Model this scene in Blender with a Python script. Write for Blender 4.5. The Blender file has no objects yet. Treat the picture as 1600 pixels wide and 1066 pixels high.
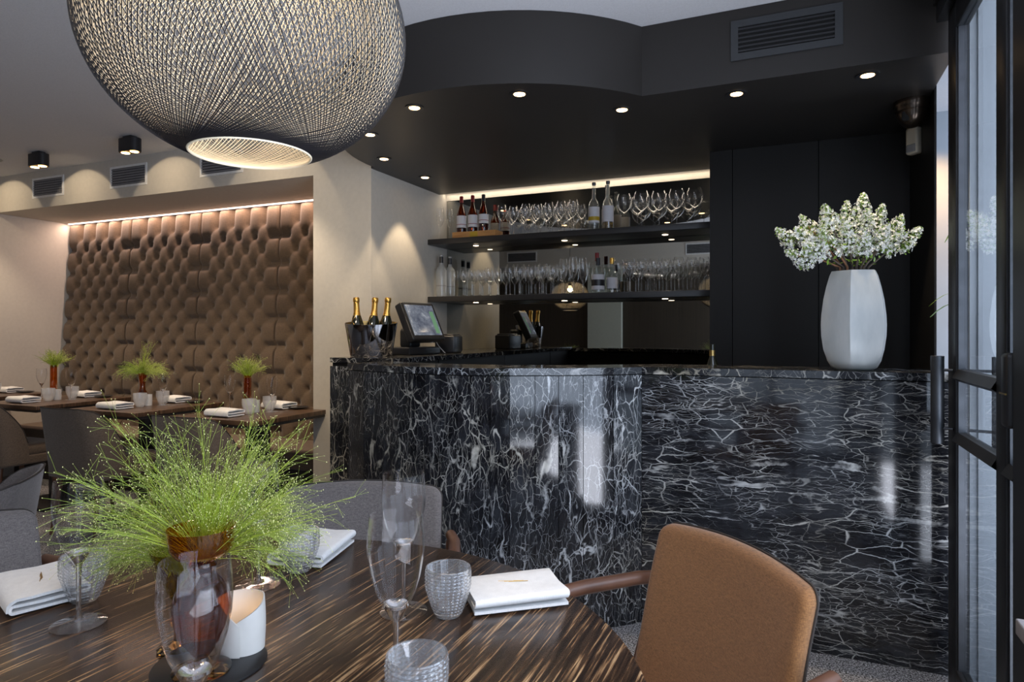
import bpy, math, random
from mathutils import Vector, Matrix
random.seed(7)
PI = math.pi
S = bpy.context.scene
COL = S.collection
sin, cos = math.sin, math.cos

# ------------------------------------------------------------------ camera, world, exposure
cd = bpy.data.cameras.new('camera'); cam = bpy.data.objects.new('camera', cd); COL.objects.link(cam)
cam.location = (0, 0, 1.25); cam.rotation_euler = (PI/2, 0, math.radians(23.27))
cd.sensor_width = 36; cd.lens = 1023/1600*36; cd.shift_y = -14/1600; cd.clip_start = 0.05
S.camera = cam
S.view_settings.view_transform = 'Standard'; S.view_settings.look = 'None'
S.view_settings.gamma = 1; S.view_settings.use_curve_mapping = False
S.view_settings.exposure = 0.30
cy = S.cycles
cy.use_denoising = True; cy.max_bounces = 9; cy.diffuse_bounces = 3; cy.glossy_bounces = 5
cy.transmission_bounces = 9; cy.transparent_max_bounces = 32
cy.caustics_reflective = False; cy.caustics_refractive = False
cy.sample_clamp_indirect = 4.0; cy.sample_clamp_direct = 0
try: cy.denoiser = 'OPENIMAGEDENOISE'; cy.denoising_input_passes = 'RGB_ALBEDO_NORMAL'
except Exception: pass
w = bpy.data.worlds.new('world'); S.world = w; w.use_nodes = True
w.node_tree.nodes['Background'].inputs[0].default_value = (0.62, 0.74, 0.92, 1)
w.node_tree.nodes['Background'].inputs[1].default_value = 0.9

def area(name, loc, size, power, color, target=None, rot=None, spread=None):
    l = bpy.data.lights.new(name, 'AREA'); l.shape = 'RECTANGLE'; l.size, l.size_y = size
    l.energy = power; l.color = color
    if spread: l.spread = math.radians(spread)
    o = bpy.data.objects.new(name, l); COL.objects.link(o); o.location = loc
    if rot: o.rotation_euler = rot
    return o
def spot(name, loc, power, color, deg, blend=.5, to=None, r=.02):
    l = bpy.data.lights.new(name, 'SPOT'); l.energy = power; l.color = color
    l.spot_size = math.radians(deg); l.spot_blend = blend; l.shadow_soft_size = r
    o = bpy.data.objects.new(name, l); COL.objects.link(o); o.location = loc
    if to is not None:
        o.rotation_euler = (Vector(to)-Vector(loc)).to_track_quat('-Z', 'Y').to_euler()
    return o
WARM = (1.0, .72, .42); NEUT = (1.0, .84, .66); DAY = (.68, .80, 1.0)
# daylight through the street-side glazing on the right, and upward fill added outside to brighten the ceiling
area('daylight_street', (1.15, -.1, 1.45), (2.0, 3.3), 60, DAY, rot=(0, PI/2, 0))
area('ceiling_fill_outside', (2.05, .05, .02), (2.9, 2.9), 230, (.84, .88, 1.0), rot=(PI, 0, 0))

# ------------------------------------------------------------------ materials
def newmat(name):
    m = bpy.data.materials.new(name); m.use_nodes = True
    nt = m.node_tree; b = nt.nodes['Principled BSDF']
    return m, nt, b
def N(nt, t, **k):
    n = nt.nodes.new(t)
    for a, v in k.items(): setattr(n, a, v)
    return n
def L(nt, a, b): nt.links.new(a, b)
def coords(nt, scale=(1, 1, 1), rot=(0, 0, 0)):
    tc = N(nt, 'ShaderNodeTexCoord'); mp = N(nt, 'ShaderNodeMapping')
    mp.inputs['Scale'].default_value = scale; mp.inputs['Rotation'].default_value = rot
    L(nt, tc.outputs['Object'], mp.inputs['Vector']); return mp.outputs[0]
def noise(nt, vec, scale, detail=3, rough=.5, dist=0):
    n = N(nt, 'ShaderNodeTexNoise'); n.inputs['Scale'].default_value = scale
    n.inputs['Detail'].default_value = detail; n.inputs['Roughness'].default_value = rough
    n.inputs['Distortion'].default_value = dist
    if vec is not None: L(nt, vec, n.inputs['Vector'])
    return n
def ramp(nt, fac, stops):
    r = N(nt, 'ShaderNodeValToRGB'); e = r.color_ramp.elements
    e[0].position, e[0].color = stops[0][0], (*stops[0][1], 1)
    e[1].position, e[1].color = stops[-1][0], (*stops[-1][1], 1)
    for p, c in stops[1:-1]:
        q = e.new(p); q.color = (*c, 1)
    L(nt, fac, r.inputs[0]); return r
def bump(nt, h, strength=.3, dist=.001, b=None):
    n = N(nt, 'ShaderNodeBump'); n.inputs['Strength'].default_value = strength; n.inputs['Distance'].default_value = dist
    L(nt, h, n.inputs['Height'])
    if b: L(nt, n.outputs[0], b.inputs['Normal'])
    return n
def simple(name, col, rough=.5, metal=0, var=.06, nscale=30, spec=.5, bumps=0, coat=0):
    m, nt, b = newmat(name)
    v = coords(nt); n = noise(nt, v, nscale, 4)
    c1 = tuple(max(0, x*(1-var)) for x in col); c2 = tuple(min(1, x*(1+var)) for x in col)
    r = ramp(nt, n.outputs[0], [(.3, c1), (.7, c2)])
    L(nt, r.outputs[0], b.inputs['Base Color'])
    b.inputs['Roughness'].default_value = rough; b.inputs['Metallic'].default_value = metal
    b.inputs['Specular IOR Level'].default_value = spec
    if coat: b.inputs['Coat Weight'].default_value = coat
    if bumps: bump(nt, n.outputs[0], bumps, .002, b)
    return m
def emis(name, col, s, var=0):
    m, nt, b = newmat(name); nt.nodes.remove(b)
    e = N(nt, 'ShaderNodeEmission'); e.inputs[0].default_value = (*col, 1); e.inputs[1].default_value = s
    L(nt, e.outputs[0], nt.nodes['Material Output'].inputs[0]); return m
def fabric(name, col, scale=420, var=.35):
    m, nt, b = newmat(name)
    vx = noise(nt, coords(nt, (1, 1, .12)), scale, 2); vy = noise(nt, coords(nt, (.14, .14, 1)), scale, 2)
    mx = N(nt, 'ShaderNodeMath', operation='ADD'); L(nt, vx.outputs[0], mx.inputs[0]); L(nt, vy.outputs[0], mx.inputs[1])
    hf = N(nt, 'ShaderNodeMath', operation='MULTIPLY'); hf.inputs[1].default_value = .5; L(nt, mx.outputs[0], hf.inputs[0])
    r = ramp(nt, hf.outputs[0], [(.36, tuple(c*(1-var) for c in col)), (.64, tuple(min(1, c*(1+var)) for c in col))])
    L(nt, r.outputs[0], b.inputs['Base Color']); b.inputs['Roughness'].default_value = .85
    b.inputs['Sheen Weight'].default_value = .25; b.inputs['Specular IOR Level'].default_value = .2
    bump(nt, hf.outputs[0], .25, .0008, b); return m
def marble(name, scale, seed, ridge=(3, 3, 3), warp=(1, 1, 1)):
    m, nt, b = newmat(name)
    tc = N(nt, 'ShaderNodeTexCoord'); off = N(nt, 'ShaderNodeVectorMath', operation='ADD'); off.inputs[1].default_value = (seed, seed*.7, seed*1.3)
    L(nt, tc.outputs['Object'], off.inputs[0])
    base = off.outputs[0]
    wn = noise(nt, base, 2.6, 4, .55)
    sub = N(nt, 'ShaderNodeVectorMath', operation='SUBTRACT'); sub.inputs[1].default_value = (.5, .5, .5); L(nt, wn.outputs['Color'], sub.inputs[0])
    sc = N(nt, 'ShaderNodeVectorMath', operation='SCALE'); sc.inputs['Scale'].default_value = .16; L(nt, sub.outputs[0], sc.inputs[0])
    wv = N(nt, 'ShaderNodeVectorMath', operation='MULTIPLY'); wv.inputs[1].default_value = warp; L(nt, sc.outputs[0], wv.inputs[0])
    ad = N(nt, 'ShaderNodeVectorMath', operation='ADD'); L(nt, base, ad.inputs[0]); L(nt, wv.outputs[0], ad.inputs[1])
    wn2 = noise(nt, base, 16, 4, .6)
    sub2 = N(nt, 'ShaderNodeVectorMath', operation='SUBTRACT'); sub2.inputs[1].default_value = (.5, .5, .5); L(nt, wn2.outputs['Color'], sub2.inputs[0])
    sc2 = N(nt, 'ShaderNodeVectorMath', operation='SCALE'); sc2.inputs['Scale'].default_value = .022; L(nt, sub2.outputs[0], sc2.inputs[0])
    ad2 = N(nt, 'ShaderNodeVectorMath', operation='ADD'); L(nt, ad.outputs[0], ad2.inputs[0]); L(nt, sc2.outputs[0], ad2.inputs[1])
    mp = N(nt, 'ShaderNodeMapping'); mp.inputs['Scale'].default_value = scale; L(nt, ad2.outputs[0], mp.inputs['Vector'])
    total = None
    def acc(x):
        nonlocal total
        if total is None: total = x
        else:
            q = N(nt, 'ShaderNodeMath', operation='MAXIMUM'); L(nt, total, q.inputs[0]); L(nt, x, q.inputs[1]); total = q.outputs[0]
    def mrange(x, a, b_, c, d):
        q = N(nt, 'ShaderNodeMapRange'); q.inputs['From Min'].default_value = a; q.inputs['From Max'].default_value = b_
        q.inputs['To Min'].default_value = c; q.inputs['To Max'].default_value = d; L(nt, x, q.inputs['Value']); return q.outputs[0]
    def mul(x, y):
        q = N(nt, 'ShaderNodeMath', operation='MULTIPLY'); L(nt, x, q.inputs[0]); L(nt, y, q.inputs[1]); return q.outputs[0]
    def div(x, y):
        q = N(nt, 'ShaderNodeMath', operation='DIVIDE'); L(nt, x, q.inputs[0]); L(nt, y, q.inputs[1]); return q.outputs[0]
    mpR = N(nt, 'ShaderNodeMapping'); mpR.inputs['Scale'].default_value = ridge; L(nt, ad2.outputs[0], mpR.inputs['Vector'])
    for k, (sc_, wd, top_) in enumerate(((1.0, .0075, .95), (2.1, .006, .6), (.5, .0042, 1.0))):
        nn = noise(nt, mpR.outputs[0], sc_, 2.5, .45); nn.noise_dimensions = '4D'; nn.inputs['W'].default_value = 11.3*k+1
        sb = N(nt, 'ShaderNodeMath', operation='SUBTRACT'); L(nt, nn.outputs[0], sb.inputs[0]); sb.inputs[1].default_value = .5
        ab = N(nt, 'ShaderNodeMath', operation='ABSOLUTE'); L(nt, sb.outputs[0], ab.inputs[0])
        mk = noise(nt, base, 4.5+3*k, 4, .65); mk.noise_dimensions = '4D'; mk.inputs['W'].default_value = 2.9*k
        acc(mul(mrange(div(ab.outputs[0], mrange(mk.outputs[0], .38, .7, wd*.25, wd*1.8)), .3, 1.2, 1, 0), mrange(mk.outputs[0],   .44, .60, .03, top_)))
    for k, (s_, thick, w8) in enumerate(((1.0, .016, .9), (1.9, .018, .7), (3.4, .024, .55))):
        v = N(nt, 'ShaderNodeTexVoronoi', feature='DISTANCE_TO_EDGE'); v.inputs['Scale'].default_value = s_
        L(nt, mp.outputs[0], v.inputs['Vector'])
        mk = noise(nt, base, 3.1+2.2*k, 4, .65); mk.noise_dimensions = '4D'; mk.inputs['W'].default_value = 3.7*k+20
        acc(mul(mrange(div(v.outputs['Distance'], mrange(mk.outputs[0], .40, .74, thick*.15, thick*2.2)), .3, 1.2, 1, 0), mrange(mk.outputs[0],   .46, .60, .03, w8)))
    blot = noise(nt, mp.outputs[0], .55, 5, .6); acc(mrange(blot.outputs[0], .715, .74, 0, .95))
    dark = noise(nt, mp.outputs[0], 1.3, 5, .6)
    rd = ramp(nt, dark.outputs[0], [(.3, (.004, .004, .005)), (.55, (.018, .019, .023)), (.8, (.040, .043, .050))])
    vc = noise(nt, base, 1.2, 2)
    rv = ramp(nt, vc.outputs[0], [(.42, (.60, .62, .64)), (.62, (.54, .50, .40))])
    mix = N(nt, 'ShaderNodeMix', data_type='RGBA'); L(nt, total, mix.inputs['Factor']); L(nt, rd.outputs[0], mix.inputs['A']); L(nt, rv.outputs[0], mix.inputs['B'])
    L(nt, mix.outputs['Result'], b.inputs['Base Color'])
    b.inputs['Roughness'].default_value = .075; b.inputs['Specular IOR Level'].default_value = .65
    return m
def thin_glass(name, tint=(1, 1, 1), gl=1.0, base=.02, power=.75, body=0, ex=3.2):
    m, nt, b = newmat(name); nt.nodes.remove(b)
    t = N(nt, 'ShaderNodeBsdfTransparent'); t.inputs[0].default_value = (*tint, 1)
    g = N(nt, 'ShaderNodeBsdfGlossy'); g.inputs['Roughness'].default_value = .02; g.inputs[0].default_value = (gl, gl, gl, 1)
    lw = N(nt, 'ShaderNodeLayerWeight'); lw.inputs[0].default_value = .5
    pw = N(nt, 'ShaderNodeMath', operation='POWER'); L(nt, lw.outputs['Facing'], pw.inputs[0]); pw.inputs[1].default_value = ex
    mr = N(nt, 'ShaderNodeMapRange'); mr.inputs['To Min'].default_value = base; mr.inputs['To Max'].default_value = power; L(nt, pw.outputs[0], mr.inputs['Value'])
    mx = N(nt, 'ShaderNodeMixShader'); L(nt, mr.outputs[0], mx.inputs[0]); L(nt, t.outputs[0], mx.inputs[1]); L(nt, g.outputs[0], mx.inputs[2])
    out = mx.outputs[0]
    if body:
        d = N(nt, 'ShaderNodeBsdfTranslucent'); d.inputs[0].default_value = (.9, .92, .95, 1)
        d2 = N(nt, 'ShaderNodeBsdfDiffuse'); d2.inputs[0].default_value = (.9, .92, .95, 1)
        m0 = N(nt, 'ShaderNodeMixShader'); m0.inputs[0].default_value = .5; L(nt, d.outputs[0], m0.inputs[1]); L(nt, d2.outputs[0], m0.inputs[2])
        m2 = N(nt, 'ShaderNodeMixShader'); m2.inputs[0].default_value = body; L(nt, out, m2.inputs[1]); L(nt, m0.outputs[0], m2.inputs[2]); out = m2.outputs[0]
    L(nt, out, nt.nodes['Material Output'].inputs[0]); return m
def solid_glass(name, col=(1, 1, 1), rough=0, ior=1.5):
    m, nt, b = newmat(name)
    b.inputs['Base Color'].default_value = (*col, 1); b.inputs['Transmission Weight'].default_value = 1
    b.inputs['Roughness'].default_value = rough; b.inputs['IOR'].default_value = ior
    return m
def woodgrain(name, stops, scale, rough=.35, fine=1.0, rot=(0, 0, 0), spec=.5):
    m, nt, b = newmat(name)
    v = coords(nt, scale, rot)
    n1 = noise(nt, v, 1, 5, .62, .25); n2 = noise(nt, v, 2.0, 3, .5)
    ad = N(nt, 'ShaderNodeMath', operation='MULTIPLY_ADD'); L(nt, n2.outputs[0], ad.inputs[0]); ad.inputs[1].default_value = .45*fine
    hf = N(nt, 'ShaderNodeMath', operation='MULTIPLY'); hf.inputs[1].default_value = 1-.45*fine; L(nt, n1.outputs[0], hf.inputs[0]); L(nt, hf.outputs[0], ad.inputs[2])
    r = ramp(nt, ad.outputs[0], stops); L(nt, r.outputs[0], b.inputs['Base Color'])
    b.inputs['Roughness'].default_value = rough; b.inputs['Specular IOR Level'].default_value = spec
    bump(nt, ad.outputs[0], .04, .0004, b); return m

M = {}
M['plaster'] = simple('white_plaster', (.58, .54, .475), .9, var=.03, nscale=40, bumps=.08, spec=.2)
M['plaster_ceiling'] = simple('ceiling_plaster', (.62, .62, .64), .95, var=.05, nscale=160, bumps=.35, spec=.1)
M['black_paint'] = simple('black_satin_paint', (.023, .0205, .0188), .38, var=.05, nscale=5, spec=.35)
M['black_lacquer'] = simple('black_matt_lacquer', (.0085, .008, .008), .5, var=.04, nscale=5, spec=.35)
M['shelf_black'] = simple('shelf_dark_lacquer', (.022, .021, .022), .35, var=.05, nscale=8)
M['steel'] = simple('blackened_steel', (.026, .027, .030), .42, .5, var=.2, nscale=12)
M['steel_handle'] = simple('brushed_gunmetal', (.09, .095, .105), .40, .8, var=.15, nscale=20)
M['brown_wall'] = woodgrain('dark_brown_slatted_veneer', [(.3, (.030, .022, .014)), (.7, (.055, .042, .028))], (40, 40, .8), .6)
M['marble_flat'] = marble('black_marble_horizontal_veins', (5.2, 5.2, 19), 0.0, (1.2, 1.2, 11), (1.2, 1.2, .45))
M['marble_curve'] = marble('black_marble_vertical_veins', (14, 14, 6.5), 5.3, (8, 8, 2.0), (.6, .6, 1.2))
M['marble_top'] = marble('black_marble_top', (9, 9, 9), 2.0)
M['table_wood'] = woodgrain('dark_streaked_table_veneer', [(.38, (.013, .008, .006)), (.49, (.036, .020, .012)), (.55, (.075, .040, .021)), (.60, (.23, .135, .068)), (.68, (.46, .31, .17))], (140, 5.0, 5), .26, rot=(0, 0, math.radians(-6)))
M['far_wood'] = woodgrain('brown_table_veneer', [(.35, (.035, .020, .012)), (.55, (.085, .048, .028)), (.7, (.17, .10, .06))], (3, 60, 5), .3)
M['walnut'] = woodgrain('walnut', [(.3, (.075, .034, .020)), (.7, (.16, .075, .045))], (30, 6, 6), .35)
M['fabric_warm_lit'] = fabric('warm_lit_taupe_fabric', (.235, .113, .044), 900)  # taupe chair fabric with warm lamplight put into its colour
M['fabric_grey'] = fabric('grey_taupe_woven_fabric', (.145, .128, .122), 800)
M['fabric_brown'] = fabric('taupe_brown_woven_fabric', (.125, .095, .072), 600)
M['piping'] = simple('dark_fabric_piping', (.035, .028, .024), .8)
M['tuft'] = fabric('brown_tufted_fabric', (.130, .090, .060), 260, .16)
M['floor'] = None
M['linen'] = fabric('white_linen', (.74, .74, .73), 500, .06)
M['gold'] = simple('brushed_gold', (.55, .38, .14), .3, 1)
M['gold_foil'] = simple('gold_foil', (.72, .42, .10), .28, .9, var=.2, nscale=90, bumps=.5)
M['porcelain'] = simple('unglazed_porcelain', (.66, .64, .60), .55, var=.03, spec=.3)
M['black_disc'] = simple('black_coaster', (.012, .012, .013), .35)
M['dark_plate'] = simple('dark_stoneware', (.012, .012, .013), .3)
M['glass_thin'] = thin_glass('clear_thin_glass', (.988, .988, .99), 1, .008, .85, ex=3.6)
M['glass_foot'] = thin_glass('clear_foot_glass', (.97, .97, .98), 1, .045, .9)
M['glass_hob'] = thin_glass('hobnail_glass_front', (.93, .94, .95), 1, .04, 1.0, body=.10, ex=1.5)
M['glass_shelf'] = thin_glass('clear_shelf_glass', (.97, .97, .97), 1, .035, 1.0, body=.015, ex=2.3)
def _clear(name, tr=.30, ior=1.47):
    m, nt, b = newmat(name)
    b.inputs['Base Color'].default_value = (1, 1, 1, 1); b.inputs['Transmission Weight'].default_value = 1
    b.inputs['Roughness'].default_value = 0; b.inputs['IOR'].default_value = ior
    t = N(nt, 'ShaderNodeBsdfTransparent'); mx = N(nt, 'ShaderNodeMixShader'); mx.inputs[0].default_value = tr
    L(nt, b.outputs[0], mx.inputs[1]); L(nt, t.outputs[0], mx.inputs[2]); L(nt, mx.outputs[0], nt.nodes['Material Output'].inputs[0]); return m
M['glass_solid'] = _clear('clear_solid_glass')
M['glass_stem'] = _clear('clear_stem_glass', .15)
def _hob():
    m, nt, b = newmat('hobnail_clear_glass')
    b.inputs['Base Color'].default_value = (1, 1, 1, 1); b.inputs['Transmission Weight'].default_value = 1
    b.inputs['Roughness'].default_value = .02; b.inputs['IOR'].default_value = 1.40
    t = N(nt, 'ShaderNodeBsdfTransparent'); d = N(nt, 'ShaderNodeBsdfTranslucent'); d.inputs[0].default_value = (.95, .97, 1, 1)
    d2 = N(nt, 'ShaderNodeBsdfDiffuse'); d2.inputs[0].default_value = (.95, .97, 1, 1)
    m1 = N(nt, 'ShaderNodeMixShader'); m1.inputs[0].default_value = .5; L(nt, d.outputs[0], m1.inputs[1]); L(nt, d2.outputs[0], m1.inputs[2])
    m0 = N(nt, 'ShaderNodeMixShader'); m0.inputs[0].default_value = .5; L(nt, t.outputs[0], m0.inputs[1]); L(nt, m1.outputs[0], m0.inputs[2])
    m2 = N(nt, 'ShaderNodeMixShader'); m2.inputs[0].default_value = .24; L(nt, b.outputs[0], m2.inputs[1]); L(nt, m0.outputs[0], m2.inputs[2])
    L(nt, m2.outputs[0], nt.nodes['Material Output'].inputs[0]); return m
M['glass_clear'] = _hob()
M['glass_tumbler'] = thin_glass('hobnail_glass', (.93, .94, .95), 1, .05, .95, body=.30)
M['amber'] = solid_glass('amber_glass', (.80, .40, .10), 0, 1.5)
M['amber_thin'] = thin_glass('amber_thin_glass', (.84, .54, .17), .9, .06, .8)
M['amber_dark'] = thin_glass('dark_amber_glass', (.60, .27, .06), .9, .05, .8)
M['olive_thin'] = thin_glass('olive_thin_glass', (.74, .66, .22), .9, .06, .8)
M['pane'] = thin_glass('window_glass', (.93, .95, .96), 1, .05, .6)
M['chrome_dark'] = simple('dark_polished_steel', (.42, .41, .42), .07, 1, var=.04)
M['bottle_dark'] = simple('dark_green_bottle_glass', (.012, .014, .008), .06, var=.1, spec=.8)
M['brandy'] = thin_glass('brandy_bottle_glass', (.50, .16, .03), 1, .06, .8)
M['clear_bottle'] = thin_glass('clear_bottle_glass', (.9, .92, .9), 1, .08, .9, body=.06)
M['frost_bottle'] = thin_glass('frosted_bottle_glass', (.8, .82, .8), 1, .08, .7, body=.35)
M['yellow_liquid'] = thin_glass('yellow_liqueur', (.75, .6, .12), 1, .05, .6)
M['label'] = simple('paper_label', (.60, .58, .60), .7, var=.04)
M['red_cap'] = simple('red_wax', (.22, .01, .012), .4)
M['black_cap'] = simple('black_capsule', (.012, .012, .016), .4)
M['brass_label'] = simple('yellow_print', (.45, .30, .02), .5)
M['purple_label'] = simple('purple_print', (.18, .05, .25), .5)
M['box_wood'] = woodgrain('pine_box', [(.3, (.35, .16, .05)), (.7, (.58, .30, .10))], (4, 30, 30), .5)
M['plastic_black'] = simple('black_plastic', (.016, .016, .018), .35)
M['white_plastic'] = simple('cream_plastic', (.62, .57, .47), .4, var=.02)
M['grey_lens'] = simple('grey_lens', (.30, .31, .33), .2)
M['bronze'] = simple('black_bronze_dome', (.06, .045, .035), .22, .8)
M['screen'] = None
M['screen_green'] = emis('screen_green_key', (.22, .42, .24), .5)
M['cable'] = simple('grey_cable', (.5, .5, .5), .5)
M['vase'] = None
M['twig'] = simple('lilac_twig', (.10, .075, .055), .8, var=.4, nscale=60)
M['twig_red'] = simple('reddish_twig', (.26, .12, .06), .8, var=.3, nscale=60)
M['petal'] = simple('white_petal', (.90, .90, .85), .6, var=.04)
M['leaf'] = simple('fresh_green_leaf', (.22, .36, .04), .55, var=.35, nscale=40)
M['grass'] = simple('bright_green_grass', (.42, .54, .045), .6, var=.3, nscale=30)
M['seed'] = simple('pale_green_seed', (.66, .66, .28), .6, var=.2, nscale=60)
M['grass_dark'] = simple('green_grass_stem', (.28, .37, .06), .6, var=.3, nscale=30)
M['strand_black'] = simple('black_resin_strand', (.008, .007, .009), .45)
M['strand_cream'] = simple('cream_resin_strand', (.78, .68, .50), .6)
M['led'] = emis('led_strip', (1, .86, .68), 2.2)
M['led_pink'] = emis('cove_led', (1, .76, .66), 3)
M['lamp_disc'] = emis('downlight_lens', (1, .64, .30), 9)
M['lamp_disc_small'] = emis('shelf_light_lens', (1, .80, .58), 7)
M['bulb'] = emis('warm_bulb', (1, .70, .38), 6)
M['spot_gold'] = simple('gold_reflector', (.8, .45, .08), .25, .9)
M['vent_white'] = simple('white_vent_metal', (.75, .75, .74), .5)
M['vent_grey'] = simple('grey_vent_metal', (.20, .20, .21), .5)
M['vent_dark'] = simple('charcoal_vent_metal', (.030, .032, .035), .45)
M['void'] = simple('duct_black', (.004, .004, .004), .9)
M['speaker'] = simple('grey_speaker_grille', (.36, .36, .34), .7)
M['brick'] = simple('white_glazed_brick', (.58, .64, .62), .35, var=.08, nscale=9)
M['mortar'] = simple('grey_mortar', (.40, .42, .42), .9)
M['render'] = simple('pale_grey_render', (.42, .46, .50), .8, var=.06, nscale=3)
M['candle'] = emis('candle_glow', (1, .7, .42), 1.0)
M['console'] = simple('grey_laminate', (.30, .29, .30), .5)
M['pilaster'] = simple('sage_grey_plaster', (.50, .52, .44), .9, var=.03)
def _floor():
    m, nt, b = newmat('salt_and_pepper_carpet')
    v = coords(nt); n = noise(nt, v, 150, 3, .8); n2 = noise(nt, v, 90, 2)
    r = ramp(nt, n.outputs[0], [(.42, (.03, .03, .03)), (.5, (.17, .17, .175)), (.58, (.60, .60, .63))])
    L(nt, r.outputs[0], b.inputs['Base Color']); b.inputs['Roughness'].default_value = .95; b.inputs['Specular IOR Level'].default_value = .1
    bump(nt, n.outputs[0], .6, .004, b); return m
M['floor'] = _floor()
def _screen():
    m, nt, b = newmat('pos_screen')
    n = noise(nt, coords(nt), 14, 5, .7); r = ramp(nt, n.outputs[0], [(.35, (.05, .06, .09)), (.58, (.16, .18, .22)), (.75, (.5, .52, .55))])
    b.inputs['Base Color'].default_value = (.02, .02, .025, 1); b.inputs['Roughness'].default_value = .12
    L(nt, r.outputs[0], b.inputs['Emission Color']); b.inputs['Emission Strength'].default_value = .8; return m
M['screen'] = _screen()
def _vase():
    m, nt, b = newmat('frosted_white_glass')
    n = noise(nt, coords(nt, (1, 1, .35)), 9, 5, .6); r = ramp(nt, n.outputs[0], [(.3, (.50, .53, .53)), (.7, (.68, .70, .69))])
    L(nt, r.outputs[0], b.inputs['Base Color']); b.inputs['Roughness'].default_value = .33
    b.inputs['Subsurface Weight'].default_value = .25; b.inputs['Subsurface Radius'].default_value = (.03, .03, .03); b.inputs['Subsurface Scale'].default_value = 1
    return m
M['vase'] = _vase()
def _mirror():
    m, nt, b = newmat('smoked_mirror'); nt.nodes.remove(b)
    g = N(nt, 'ShaderNodeBsdfGlossy'); g.inputs[0].default_value = (.38, .385, .37, 1); g.inputs['Roughness'].default_value = .01
    L(nt, g.outputs[0], nt.nodes['Material Output'].inputs[0]); return m
M['mirror'] = _mirror()

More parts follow.
